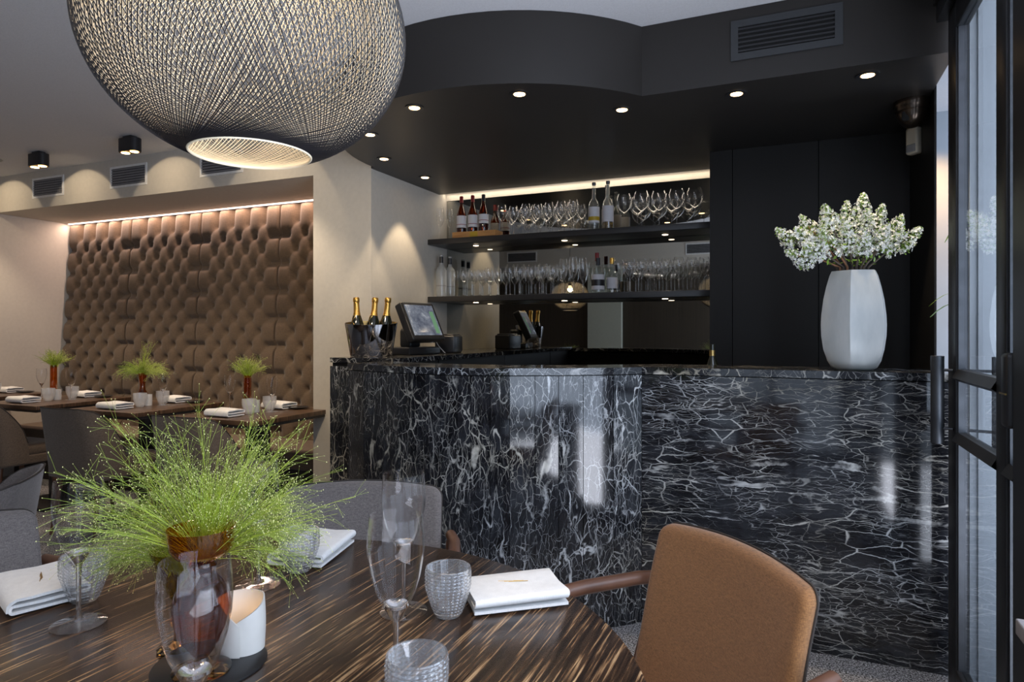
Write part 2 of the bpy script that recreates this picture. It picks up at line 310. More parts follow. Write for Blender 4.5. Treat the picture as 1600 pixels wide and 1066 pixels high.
# ------------------------------------------------------------------ mesh builder
class MB:
    def __init__(s): s.v = []; s.f = []
    def add(s, vs, fs):
        o = len(s.v); s.v += [tuple(p) for p in vs]; s.f += [tuple(i+o for i in f) for f in fs]; return s
    def box(s, x0, x1, y0, y1, z0, z1):
        return s.add([(x0,y0,z0),(x1,y0,z0),(x1,y1,z0),(x0,y1,z0),(x0,y0,z1),(x1,y0,z1),(x1,y1,z1),(x0,y1,z1)],
                     [(0,3,2,1),(4,5,6,7),(0,1,5,4),(1,2,6,5),(2,3,7,6),(3,0,4,7)])
    def bbox(s, x0, x1, y0, y1, z0, z1, r=.004):      # bevelled box
        cx, cy_, cz = (x0+x1)/2, (y0+y1)/2, (z0+z1)/2
        return s.pillow(x1-x0, y1-y0, z1-z0, r, r, lambda x, y, z: (x+cx, y+cy_, z+cz), cs=2, es=2, rings=1)
    def prism(s, pts, z0, z1):
        n = len(pts)
        return s.add([(x, y, z0) for x, y in pts]+[(x, y, z1) for x, y in pts],
                     [tuple(range(n-1, -1, -1)), tuple(range(n, 2*n))]+[(i, (i+1) % n, n+(i+1) % n, n+i) for i in range(n)])
    def lathe(s, prof, seg=24, c=(0, 0, 0), cap0=False, cap1=False, fn=None):
        vs = []; fs = []; n = len(prof)
        for (r, z) in prof:
            for k in range(seg):
                a = 2*PI*k/seg; q = (r*cos(a), r*sin(a), z)
                if fn: q = fn(a, r, z)
                vs.append((q[0]+c[0], q[1]+c[1], q[2]+c[2]))
        for i in range(n-1):
            for k in range(seg):
                a = i*seg+k; b = i*seg+(k+1) % seg; fs.append((a, b, b+seg, a+seg))
        if cap0: fs.append(tuple(range(seg-1, -1, -1)))
        if cap1: fs.append(tuple((n-1)*seg+k for k in range(seg)))
        return s.add(vs, fs)
    def tube(s, pts, rad, seg=8, caps=True):
        P = [Vector(p) for p in pts]; n = len(P)
        R = rad if isinstance(rad, (list, tuple)) else [rad]*n
        vs = []; fs = []
        t = (P[1]-P[0]).normalized(); up = Vector((0, 0, 1)) if abs(t.z) < .9 else Vector((1, 0, 0))
        a = t.cross(up).normalized()
        for i in range(n):
            t = (P[min(i+1, n-1)]-P[max(i-1, 0)])
            if t.length < 1e-9: t = Vector((0, 0, 1))
            t.normalize(); a = (a-t*a.dot(t))
            if a.length < 1e-6: a = t.orthogonal()
            a.normalize(); b = t.cross(a)
            for k in range(seg):
                an = 2*PI*k/seg; vs.append(P[i]+a*(R[i]*cos(an))+b*(R[i]*sin(an)))
        for i in range(n-1):
            for k in range(seg):
                x = i*seg+k; y = i*seg+(k+1) % seg; fs.append((x, y, y+seg, x+seg))
        if caps: fs += [tuple(range(seg-1, -1, -1)), tuple((n-1)*seg+k for k in range(seg))]
        return s.add(vs, fs)
    def pillow(s, w, d, t, rc, rb, fn=None, cs=5, es=8, rings=5, rs=4):
        """rounded slab: w x d in plan with corner radius rc, thickness t with edge round-over rb"""
        rc = min(rc, w/2-1e-4, d/2-1e-4); rb = min(rb, t/2, rc if rc > .001 else rb)
        out = []
        cn = [(w/2-rc, d/2-rc, 0), (-w/2+rc, d/2-rc, PI/2), (-w/2+rc, -d/2+rc, PI), (w/2-rc, -d/2+rc, 1.5*PI)]
        for i, (cx, cy_, a0) in enumerate(cn):
            for k in range(cs+1):
                a = a0+PI/2*k/cs; out.append((cx, cy_, cos(a), sin(a), rc))
            nx = cn[(i+1) % 4]; a = a0+PI/2
            p0 = (cx+rc*cos(a), cy_+rc*sin(a)); p1 = (nx[0]+rc*cos(a), nx[1]+rc*sin(a))
            for k in range(1, es):
                f = k/es; out.append((p0[0]+(p1[0]-p0[0])*f-rc*cos(a), p0[1]+(p1[1]-p0[1])*f-rc*sin(a), cos(a), sin(a), rc))
        n = len(out); loops = []
        def lp(ins, z, sc=1): loops.append([((q[0]+q[2]*(q[4]-ins))*sc, (q[1]+q[3]*(q[4]-ins))*sc, z) for q in out])
        for k in range(1, rings+1): lp(rb, -t/2, k/(rings+.0))
        for k in range(1, rs+1):
            th = PI/2*k/rs; lp(rb*(1-sin(th)), -t/2+rb*(1-cos(th)))
        for k in range(0, rs):
            th = PI/2*k/rs; lp(rb*(1-cos(th)), t/2-rb+rb*sin(th))
        for k in range(rings, 0, -1): lp(rb, t/2, k/(rings+.0))
        vs = [(0, 0, -t/2)]+[p for l in loops for p in l]+[(0, 0, t/2)]; fs = []
        for k in range(n): fs.append((0, 1+(k+1) % n, 1+k))
        for i in range(len(loops)-1):
            for k in range(n):
                a = 1+i*n+k; b = 1+i*n+(k+1) % n; fs.append((a, b, b+n, a+n))
        o = 1+(len(loops)-1)*n
        for k in range(n): fs.append((o+k, o+(k+1) % n, len(vs)-1))
        if fn: vs = [fn(*p) for p in vs]
        return s.add(vs, fs)
    def build(s, name, mat, parent=None, smooth=True, kind=None, loc=None, rz=None, label=None):
        me = bpy.data.meshes.new(name); me.from_pydata(s.v, [], s.f); me.update()
        if smooth:
            me.shade_smooth()
            try: me.set_sharp_from_angle(angle=math.radians(38))
            except Exception: pass
        me.materials.append(M[mat] if isinstance(mat, str) else mat)
        o = bpy.data.objects.new(name, me); COL.objects.link(o)
        if parent: o.parent = parent
        if loc: o.location = loc
        if rz is not None: o.rotation_euler = (0, 0, rz)
        if kind: o['kind'] = kind
        if label: o['label'] = label
        return o
def tag(o, label, cat, group=None):
    o['label'] = label; o['category'] = cat
    if group: o['group'] = group
    return o
def thing(name, label, cat, loc=(0, 0, 0), rz=0, group=None):
    o = bpy.data.objects.new(name, None); COL.objects.link(o); o.location = loc; o.rotation_euler = (0, 0, rz)
    o.empty_display_size = .05
    return tag(o, label, cat, group)
def struct(name, mb, mat, smooth=False, parent=None):
    o = mb.build(name, mat, parent, smooth)
    if parent is None: o['kind'] = 'structure'
    return o
KIDS = {}
def dup(root, loc=None, rz=None, label=None, group=None, sc=None):
    def rec(o, par):
        c = o.copy(); COL.objects.link(c)
        if par: c.parent = par
        for ch in list(o.children): rec(ch, c)
        return c
    r = rec(root, None)
    if loc: r.location = loc
    if rz is not None: r.rotation_euler = (0, 0, rz)
    if sc: r.scale = (sc, sc, sc) if not isinstance(sc, tuple) else sc
    if label: r['label'] = label
    if group: r['group'] = group
    return r
ORD = ['first', 'second', 'third', 'fourth', 'fifth', 'sixth', 'seventh', 'eighth', 'ninth', 'tenth', 'eleventh', 'twelfth', 'thirteenth']

# ------------------------------------------------------------------ room shell
ZC = 2.566; ZS = 2.266; XL = -6.27; XW = -2.41; YB = 4.36; XR = .50
struct('floor', MB().box(XL-.1, 3.2, -1.5, 4.75, -.1, 0), 'floor')
struct('ceiling', MB().box(XL-.1, 3.2, -1.5, 4.75, ZC, ZC+.1), 'plaster_ceiling')
struct('wall_left', MB().box(XL-.1, XL, -1.5, 4.12, 0, ZC), 'plaster')
struct('wall_back', MB().box(XL, -2.80, 4.12, 4.22, 0, ZC).box(XW-.09, -.43, YB+.006, YB+.1, 0, ZC), 'plaster')
# bulkhead over the banquette niche and the white column
struct('trim_1', MB().box(XL, -2.86, 3.39, 4.12, ZS, ZC), 'plaster')
struct('wall_column', MB().box(-2.86, XW, 3.39, 4.36, 0, ZC), 'plaster')
# rear of the room (seen in the mirror): bulkhead, brown wall, pale pilaster
struct('trim_2', MB().box(XL, XR, -1.4, -.75, ZS, ZC), 'plaster')
struct('wall_rear', MB().box(XL, -.86, -1.5, -1.4, 0, ZS).box(.46, XR, -1.5, -1.4, 0, ZS), 'brown_wall')
struct('wall_pilaster', MB().box(-3.0, -2.46, -1.4, -1.3, 0, ZS), 'pilaster')
win = struct('window_1', MB().box(-.86, .46, -1.45, -1.40, ZS-.06, ZS).box(-.86, .46, -1.45, -1.40, 0, .1).box(-.86, -.80, -1.45, -1.40, .1, ZS-.06).box(.40, .46, -1.45, -1.40, .1, ZS-.06).box(-.23, -.17, -1.45, -1.40, .1, ZS-.06), 'steel')

# black soffit over the bar
ARC = [(-1.40+.9765*cos(a), 3.37+.9765*sin(a)) for a in [math.radians(d) for d in (325.0, 320, 315, 310, 305, 300, 295, 290, 285, 280, 275, 270, 265, 260, 255, 250, 245, 240, 235, 230, 225, 220, 215, 210, 205, 200, 195, 190, 185, 180)]]
sof = [(.54, 2.81)]+[(-.60, 2.81)]+ARC[1:]+[(-2.409, 3.388), (-2.409, 4.24), (-.43, 4.24), (-.43, 4.3), (.54, 4.3)]
MS = MB().prism(list(reversed(sof)), ZS, ZC-.001)
soffit = MS.build('trim_soffit', 'black_paint'); soffit['kind'] = 'structure'
# cove above the mirror: pale strip lit by an LED line
struct('trim_3', MB().box(XW, -.43, YB-.012, YB+.006, 2.238, ZC-.002), 'plaster')
led = MB().box(XW+.002, -.432, 4.30, 4.33, 2.292, 2.30).build('led_strip', 'led', smooth=False); tag(led, 'warm white LED line glowing above the back bar mirror', 'light')
area('cove_led_backbar', (-1.42, 4.315, 2.285), (1.95, .02), 1.3, (1, .84, .64), rot=(0, 0, 0))
# smoked mirror
mir = MB().box(XW+.002, -.432, YB-.006, YB, .93, 2.238).build('mirror', 'mirror', smooth=False); tag(mir, 'large smoked mirror covering the wall behind the glass shelves', 'mirror')

# black cabinet wall right of the shelves, with a return
cab = thing('wall_cabinet', 'black lacquered full-height cabinet wall behind the white vase', 'cabinet', (-.43, 3.83, 0))
def cabp(a, b, nm='door', z0=.08, z1=ZS-.001):
    MB().box(a-(-.43)+.002, b-(-.43)-.002, 0, .02, z0, z1).build(nm, 'black_lacquer', cab, smooth=False)
MB().box(0, .97, .02, .5, 0, ZS-.001).build('carcass', 'void', cab, smooth=False)
MB().box(-.004, .002, .0, .53, 0, ZS-.001).build('side_panel', 'black_lacquer', cab, smooth=False)
for a, b in ((-.43, -.312), (-.312, .122), (.122, .542)): cabp(a, b)
struct('wall_return', MB().box(.542, .55, 3.22, 4.6, 0, ZC), 'black_lacquer')

# vestibule beyond the glazing
struct('wall_vestibule', MB().box(.60, 3.2, 4.6, 4.7, 0, ZC), 'render')
struct('trim_4', MB().box(.575, .64, 2.78, 2.90, 0, ZC).box(.64, .685, 2.80, 2.90, 0, ZC), 'render')
struct('trim_5', MB().box(.598, .612, 2.768, 2.78, 0, ZC), 'render')
bw = struct('wall_brick', MB().box(.685, 1.6, 3.0, 3.1, 0, ZC), 'mortar')
bm = None
for r in range(32):
    for c in range(3):
        x = .69+.24*c-(.12 if r % 2 else 0); z = .006+.079*r
        w0 = .232
        if x < .685: continue
        if bm is None:
            bm = MB().bbox(0, w0, -.012, .02, 0, .072, .004).build('brick', 'brick', bw)
            bm.location = (x, 3.0, z)
        else:
            b2 = bm.copy(); COL.objects.link(b2); b2.parent = bw; b2.location = (x, 3.0-random.random()*.003, z)
area('vestibule_daylight', (1.9, 3.85, 1.3), (2.2, 1.2), 26, DAY, rot=(0, PI/2+.3, 0))
spot('vestibule_lamp', (.72, 4.25, 2.5), 40, (1, .58, .24), 120, .8, (.72, 4.5, 0))

# ------------------------------------------------------------------ steel glazed door on the right (plane x = .5)
door = thing('glazed_door', 'black steel framed glass door with a round bar pull handle', 'door', (.517, 2.33, 0))
def dbox(nm, y0, y1, z0, z1, x0=-.019, x1=.019, mat='steel'):
    return MB().bbox(x0, x1, y0-2.33, y1-2.33, z0, z1, .004).build(nm, mat, door)
dbox('stile', 2.60, 2.715, .02, 2.36); dbox('stile', 1.87, 1.945, .02, 2.36)
dbox('mullion', 2.035, 2.125, .10, 2.27)
dbox('top_rail', 1.945, 2.60, 2.27, 2.36); dbox('bottom_rail', 1.945, 2.60, .02, .12)
for z in (1.105, .895):
    MB().prism([(-.03, z), (-.012, z+.022), (.012, z+.022), (.03, z), (.012, z-.016), (-.012, z-.016)], 0, 1)
    for (a, b) in ((2.125, 2.60), (1.945, 2.035)):
        MB().add([(x, yy-2.33, zz) for yy in (a, b) for x, zz in ((-.03, z-.008), (-.014, z+.02), (.014, z+.02), (.03, z-.008), (.012, z-.02), (-.012, z-.02))],
                 [(0, 1, 7, 6), (1, 2, 8, 7), (2, 3, 9, 8), (3, 4, 10, 9), (4, 5, 11, 10), (5, 0, 6, 11)]).build('muntin', 'steel', door, smooth=False)
for (a, b) in ((2.125, 2.60), (1.945, 2.035)):
    for (z0, z1) in ((.12, .88), (.915, 1.09), (1.125, 2.27)):
        MB().box(-.004, .004, a-2.33, b-2.33, z0, z1).build('pane', 'pane', door, smooth=False)
        bd = MB()
        for yy in (a, b-.008): bd.box(-.012, .012, yy-2.33, yy+.008-2.33, z0, z1)
        bd.build('glazing_bead', 'steel_handle', door, smooth=False)
hd = MB().tube([(-.062, 2.65-2.33, .868), (-.062, 2.65-2.33, 1.168)], .0205, 20).build('pull_handle', 'steel_handle', door)
for z in (.92, 1.12): MB().tube([(-.062, .32, z), (-.02, .30, z)], .005, 8).build('bracket', 'steel_handle', hd)
hd = MB().tube([(.10, 2.60-2.33, .868), (.10, 2.60-2.33, 1.168)], .0185, 20).build('pull_handle', 'steel', door)
for z in (.92, 1.12): MB().tube([(.10, .27, z), (.02, .29, z)], .005, 8).build('bracket', 'steel_handle', hd)
lk = MB().bbox(-.055, -.022, 1.885-2.33, 1.94-2.33, 1.02, 1.20, .012).build('lock_body', 'plastic_black', door)
MB().box(-.057, -.053, 1.888-2.33, 1.937-2.33, 1.10, 1.104).build('brass_line', 'gold', lk, smooth=False)
# frame above the door, adjoining glazing and street-side steel posts
struct('door_1', MB().box(.47, .53, 1.86, 2.76, 2.36, 2.42), 'steel')
struct('wall_right', MB().box(.46, .54, -1.5, 2.76, 2.42, ZC), 'black_paint')
struct('window_2', MB().box(.47, .53, 1.78, 1.865, 0, 2.42).box(.47, .53, .70, .76, 0, 2.42).box(.47, .53, -.42, -.36, 0, 2.42).box(.47, .53, -1.4, -1.33, 0, 2.42).box(.47, .53, -1.4, 1.86, 0, .10).box(.47, .53, -1.4, 1.86, 2.36, 2.42), 'steel')
# console corner
cs_ = thing('side_console', 'pale grey console top with a dark leg, cut by the right edge of the photo', 'console', (.42, 1.1, 0))
MB().bbox(-.064, .045, -.30, .30, .722, .750, .003).build('top', 'console', cs_)
MB().box(-.05, .035, -.28, .27, 0, .722).build('leg_panel', 'plastic_black', cs_, smooth=False)

# ------------------------------------------------------------------ bar counter
bar = thing('bar_counter', 'black white-veined marble bar with a curved faceted left half', 'bar', (0, 0, 0))
PL = [(-2.31, 2.872), (-2.168, 2.86), (-1.965, 2.58), (-1.84, 2.530), (-1.719, 2.497), (-1.61, 2.465), (-1.519, 2.450), (-1.44, 2.440), (-1.378, 2.436), (-1.30, 2.438), (-1.239, 2.445), (-1.16, 2.466), (-1.083, 2.492), (-.988, 2.54), (-.90, 2.585), (-.81, 2.640), (-.70, 2.715), (-.60, 2.81)]
def slab(p, q, z0, z1, th=.02, out=0.0, gap=.0012):
    d = Vector((q[0]-p[0], q[1]-p[1])); d.normalize(); n = Vector((d.y, -d.x))  # outward (towards -y)
    a = Vector(p)+d*gap+n*out; b = Vector(q)-d*gap+n*out; ai = a-n*th; bi = b-n*th
    return MB().add([(a.x, a.y, z0), (b.x, b.y, z0), (bi.x, bi.y, z0), (ai.x, ai.y, z0), (a.x, a.y, z1), (b.x, b.y, z1), (bi.x, bi.y, z1), (ai.x, ai.y, z1)],
                    [(0, 3, 2, 1), (4, 5, 6, 7), (0, 1, 5, 4), (1, 2, 6, 5), (2, 3, 7, 6), (3, 0, 4, 7)])
for i in range(len(PL)-1):
    slab(PL[i], PL[i+1], 0, 1.066).build('marble_panel', 'marble_curve', bar, smooth=False)
MB().box(-.599, .53, 2.81, 2.83, 0, 1.066).build('front_panel', 'marble_flat', bar, smooth=False)
full = PL+[(.528, 2.81)]
inner = [(x, y+.31) for x, y in full[2:]]; inner[0] = (-1.95, 2.90)
def offs(pts, o):
    res = []
    for i, p in enumerate(pts):
        a = Vector(pts[max(i-1, 0)]); b = Vector(pts[min(i+1, len(pts)-1)]); d = (b-a).normalized(); n = Vector((d.y, -d.x))
        res.append((p[0]+n.x*o, p[1]+n.y*o))
    return res
led_out = offs(full, .004)
ledge = MB()
vs = [(x, y, z) for z in (1.070, 1.099) for x, y in led_out[2:]]+[(x, y, z) for z in (1.070, 1.099) for x, y in inner]
n = len(led_out)-2; fs = []
for i in range(n-1):
    fs += [(i, i+1, n+i+1, n+i), (n+i, n+i+1, 3*n+i+1, 3*n+i), (2*n+i+1, 2*n+i, 3*n+i, 3*n+i+1), (i+1, i, 2*n+i, 2*n+i+1)]
fs += [(0, n, 3*n, 2*n), (n-1, 3*n-1, 4*n-1, 2*n-1)]
ledge.add(vs, fs).build('ledge_top', 'marble_top', bar, smooth=False)
# bar body behind panels and lower worktop
MB().prism([(x, y+.025) for x, y in full[2:]]+list(reversed([(x, y-.02) for x, y in inner])), .0, 1.068).build('core', 'void', bar, smooth=False)
MB().box(-1.5, .45, 3.10, 3.45, .86, .90).build('worktop', 'black_lacquer', bar, smooth=False)
ct = MB().box(-2.31, -1.90, 2.872, 3.38, 1.086, 1.112).box(XW+.002, -1.90, 3.392, YB-.008, 1.086, 1.112).box(-2.31, -1.90, 3.38, 3.392, 1.086, 1.112).build('side_counter_top', 'marble_top', bar, smooth=False)
MB().box(-2.31, -1.93, 2.895, 3.38, 0, 1.086).box(XW+.002, -1.93, 3.392, YB-.008, 0, 1.086).build('side_cabinet', 'black_lacquer', bar, smooth=False)
MB().box(-1.929, -.44, 3.98, YB-.008, .0, .93).build('back_cabinet', 'black_lacquer', bar, smooth=False)

# ------------------------------------------------------------------ shelves with lights
def shelf(z, label, nm):
    t = thing('bar_shelf', label, 'shelf', (XW, 4.07, z))
    MB().bbox(.002, 1.975, 0, .283, -.038, 0, .002).build('board', 'shelf_black', t)
    for x in (-2.104, -1.432, -.755):
        MB().lathe([(.026, -.040), (.026, -.038)], 20, (x-XW, 4.235-4.07, 0), True, True).build('light_ring', 'steel', t)
        MB().lathe([(.019, -.0415), (.019, -.0395)], 20, (x-XW, 4.235-4.07, 0), True, True).build('light_lens', 'lamp_disc_small', t)
        spot('shelf_spot', (x, 4.235, z-.05), 2.6, (1, .84, .62), 125, .7, (x, 4.22, 0), .015)
    return t
shelf(1.913, 'upper black bar shelf carrying bottles and large wine glasses', 'u')
shelf(1.503, 'lower black bar shelf crowded with stemmed glasses', 'l')

# recessed downlights in the soffit
dl = thing('recessed_downlight', '', 'downlight', (0, 0, ZS))
MB().lathe([(.043, -.0005), (.043, -.004), (.028, -.004), (.026, -.001)], 28).build('trim_ring', 'plastic_black', dl)
MB().lathe([(.024, -.0045), (.024, -.001)], 24, (0, 0, 0), True, True).build('lens', 'lamp_disc', dl)
DLS = [(-1.575, 2.545, 'leftmost of the three downlights under the curved soffit edge'), (-1.073, 2.575, 'middle downlight under the curved soffit edge'),
       (-.719, 2.942, 'downlight beside the crease where the soffit turns straight'), (-.223, 2.938, 'downlight below the black soffit air vent'),
       (.269, 2.93, 'rightmost downlight, in front of the dome camera'), (-2.204, 3.227, 'downlight near the corner of the white column'),
       (-2.221, 3.72, 'downlight beside the white wall nearest the mirror'), (-1.999, 2.802, 'downlight half hidden behind the woven pendant lamp')]
for i, (x, y, lb) in enumerate(DLS):
    o = dl if i == 0 else dup(dl, (x, y, ZS)); o.location = (x, y, ZS); o['label'] = lb; o['group'] = 'downlights in the black soffit'
    p = 17 if i in (5, 6) else (22 if i == 4 else 10)
    spot('downlight', (x, y, ZS-.012), p, (1, .78, .52), 70 if i in (5, 6) else 80, .35, (x, y, 0), .015)

# vents
def vent(label, x0, x1, z0, z1, y, fmat, smat, ns, group=None, sign=-1, fr=.016, name='air_vent', fins=0):
    t = thing(name, label, 'vent', ((x0+x1)/2, y, (z0+z1)/2), 0, group)
    w2, h2 = (x1-x0)/2, (z1-z0)/2
    ya, yb = (-.008, -.0005)
    if sign > 0: t.rotation_euler = (0, 0, PI)
    f = MB().box(-w2, w2, ya, yb, h2-fr, h2).box(-w2, w2, ya, yb, -h2, -h2+fr).box(-w2, -w2+fr, ya, yb, -h2+fr, h2-fr).box(w2-fr, w2, ya, yb, -h2+fr, h2-fr)
    f.build('frame', fmat, t, smooth=False)
    MB().box(-w2+fr, w2-fr, ya*.15, yb*.5, -h2+fr, h2-fr).build('backing', 'void', t, smooth=False)
    for k in range(ns):
        z = -h2+fr+(2*h2-2*fr)*(k+.5)/ns; hh = (2*h2-2*fr)/ns*.22
        MB().box(-w2+fr, w2-fr, ya*.8, ya*.3, z-hh, z+hh).build('slat', smat, t, smooth=False)
    if fins:
        m = MB()
        for k in range(fins):
            x = -w2+fr+(2*w2-2*fr)*(k+.5)/fins; m.box(x-.0012, x+.0012, ya*.55, ya*.25, -h2+fr, h2-fr)
        m.build('fins', smat, t, smooth=False, kind='stuff')
    return t
vent('black air vent with horizontal slats in the dark soffit', -.235, .174, 2.353, 2.515, 2.81, 'vent_dark', 'plastic_black', 6, fr=.028)
for lb, a, b in (('white framed air vent on the bulkhead, farthest left', -5.745, -5.35), ('white framed air vent on the bulkhead, second from the left', -4.80, -4.40), ('white framed air vent partly behind the woven pendant lamp', -3.86, -3.46)):
    vent(lb, a, b, 2.345, 2.508, 3.39, 'vent_white', 'vent_grey', 7, 'air vents on the white bulkhead', fins=30)
for lb, x in (('white air vent seen in the mirror above the lower shelf left half', -3.9), ('white air vent seen at the right end of the mirror', -1.15)):
    vent(lb, x-.25, x+.25, 2.34, 2.50, -.75, 'vent_white', 'vent_grey', 6, None, sign=1)

# ceiling twin spots over the banquette tables
cs0 = thing('ceiling_spotlight', '', 'spotlight', (0, 0, ZC))
MB().bbox(-.04, .04, -.025, .025, -.02, 0, .003).build('mount', 'plastic_black', cs0)
body = MB()
def oval(w, h, t0, t1):
    pts = []
    for k in range(28):
        a = 2*PI*k/28; c_, s_ = cos(a), sin(a); pts.append(((w-h)*(1 if c_ > 0 else -1)+h*c_, h*s_))
    return pts
body.prism(oval(.085, .042, 0, 0), -.105, -.018).build('housing', 'plastic_black', cs0)
MB().prism(oval(.078, .036, 0, 0), -.1065, -.1052).build('reflector', 'spot_gold', cs0)
for s_ in (-1, 1): MB().lathe([(.026, -.109), (.026, -.107)], 20, (s_*.043, 0, 0), True, True).build('lens', 'lamp_disc', cs0)
for i, (x, lb) in enumerate(((-5.07, 'black twin ceiling spotlight on the white ceiling, farthest left'), (-4.10, 'black twin ceiling spotlight nearer the woven pendant lamp'),
                             (-3.13, 'black twin ceiling spotlight hidden behind the woven pendant lamp'), (-6.0, 'black twin ceiling spotlight beyond the left edge of the photo'))):
    o = cs0 if i == 0 else dup(cs0); o.location = (x, 3.03, ZC); o['label'] = lb; o['group'] = 'twin spotlights above the banquette tables'
    spot('table_spot', (x+.04, 3.03, 2.45), 40, (1, .80, .58), 90, .6, (x+.05, 3.2, 0), .03)
    spot('wall_spot', (x-.04, 3.03, 2.452), 4.5, (1, .80, .55), 96, .12, (x-.04, 3.39, 2.20), .012)
# two further spots over the round table (above the frame)
for i, (x, y, tx, ty) in enumerate(((-.25, .55, -.15, 1.5), (-1.25, .3, -.85, .75))):
    o = dup(cs0); o.location = (x, y, ZC); o['label'] = 'black twin ceiling spotlight above the round table, %s of the lamp' % ('right', 'left')[i]
    o['group'] = 'spotlights above the round table'
    spot('round_table_spot', (x, y, 2.45), (34, 24)[i], (1, .76, .50), (50, 44)[i], .6, (tx, ty, .7), .03)
o = dup(cs0); o.location = (-1.9, 1.15, ZC); o['label'] = 'added unseen twin ceiling spotlight above the frame, brightening the white column'; o['group'] = 'spotlights above the round table'
spot('column_fill_spot', (-1.9, 1.15, 2.45), 100, (1, .80, .54), 62, .9, (-2.85, 3.39, 1.25), .05)  # unseen spot added to brighten the column and the left side
sp = MB().lathe([(.0, -.004), (.10, -.004), (.105, 0)], 32, (0, 0, 0)).build('ceiling_speaker', 'speaker'); sp.location = (-5.62, 2.98, ZC-.001)
tag(sp, 'round flat speaker grille in the white ceiling at the left edge', 'speaker')

# dome camera, motion sensor
dc = thing('dome_camera', 'dark bronze dome security camera hanging under the black soffit', 'camera', (.478, 3.34, ZS))
MB().lathe([(.070, 0), (.072, -.02), (.066, -.03), (.063, -.045)], 32, (0, 0, 0), True).build('base', 'bronze', dc)
MB().lathe([(.061, -.045), (.060, -.06), (.052, -.085), (.036, -.105), (.018, -.116), (.0, -.119)], 32).build('dome', 'bronze', dc)
MB().pillow(.03, .045, .01, .012, .004, lambda x, y, z: (x-.03, -.045+z, y-.075)).build('lens_slot', 'void', dc)
ms = thing('motion_sensor', 'small cream motion sensor on the black wall below the dome camera', 'sensor', (.530, 3.552, 2.14), math.radians(42))
MB().pillow(.062, .125, .04, .012, .010, lambda x, y, z: (-.02+z, x, y)).build('housing', 'white_plastic', ms)
MB().pillow(.046, .035, .006, .004, .003, lambda x, y, z: (-.041+z, x, y-.036)).build('lens_window', 'grey_lens', ms)

# ------------------------------------------------------------------ tufted banquette
ban = thing('banquette', 'long brown button-tufted banquette in the lit niche', 'banquette', (-4.56, 3.9, 0))
PW = .865; a_ = PW/10; b_ = .109; ZT = 2.262; Z0 = .40; Q0 = 2.125
def tuft_h(x, z):
    p = min(max(x/a_, 1), 9); q = (Q0-z)/b_
    q = max(q, 0)
    s = (p+q)/2; t = (p-q)/2
    fs_, ft = s-round(s), t-round(t)
    dx = (fs_+ft)*a_; dz = (fs_-ft)*b_
    ex = max(0, 1-x/a_, x/a_-9); 
    d2 = dx*dx+dz*dz
    ridge = (abs(sin(PI*s))*abs(sin(PI*t)))**.42
    h = .030*(1-math.exp(-d2/.0008))+.013*ridge
    e = min(x, PW-x)/.022
    if e < 1: h = h*math.sqrt(max(0, 1-(1-e)**2))
    e = (ZT-z)/.03
    if e < 1: h *= math.sqrt(max(0, 1-(1-e)**2))
    return h
nx, nz = 78, 170
tm = MB(); vs = []
for j in range(nz+1):
    z = Z0+(ZT-Z0)*j/nz
    for i in range(nx+1):
        u = i/nx; x = PW*(u-.012*sin(2*PI*u)*1.0)
        vs.append((x, -tuft_h(x, z)-(ZT-z)*.065, z))
fs = [(j*(nx+1)+i, j*(nx+1)+i+1, (j+1)*(nx+1)+i+1, (j+1)*(nx+1)+i) for j in range(nz) for i in range(nx)]
tm.add(vs, fs)
bk = MB().box(-6.262+4.56, -2.862+4.56, .165, .215, .0, ZT).build('backing', 'fabric_brown', ban, smooth=False)
first = None
for k in range(4):
    if first is None: first = tm.build('tufted_panel', 'tuft', ban)
    o = first if k == 0 else first.copy()
    if k: COL.objects.link(o); o.parent = ban
    o.location = (-6.262+4.56+.849*k*1.0, .155, 0); o.scale = (.982, 1, 1)
bt = MB()
for k in range(4):
    for q in range(16):
        z = Q0-b_*q
        for p in range(1, 10):
            if (p+q) % 2 == 0:
                bt.lathe([(.0085, .004), (.007, .0005), (.0, -.001)], 8, (0, 0, 0), fn=None)
                n8 = 24
                for ii in range(len(bt.v)-n8, len(bt.v)):
                    v = bt.v[ii]; bt.v[ii] = (v[0]+(p*a_)*.982-6.262+4.56+.849*k, .155-.001-(ZT-z)*.065-v[2]*-1-.004, v[1]+z)
bt.build('buttons', 'fabric_brown', ban, kind='stuff')
for k in range(4):
    x0 = -6.262+4.56+.849*k
    MB().pillow(.845, .46, .13, .02, .02, lambda x, y, z, x0=x0: (x+x0+.4245, y-.17, z+.375)).build('seat_cushion', 'tuft', ban)
MB().box(-6.262+4.56, -2.862+4.56, -.36, .16, 0, .31).build('plinth', 'piping', ban, smooth=False)
area('niche_cove_led', (-4.56, 3.985, 2.262), (3.35, .02), 12, (1, .70, .56), rot=(math.radians(-8), 0, 0))
nl = MB().box(XL+.01, -2.87, 4.00, 4.03, 2.2605, 2.2655).build('cove_light', 'led_pink', smooth=False); tag(nl, 'glowing warm LED line along the top of the tufted niche', 'light')

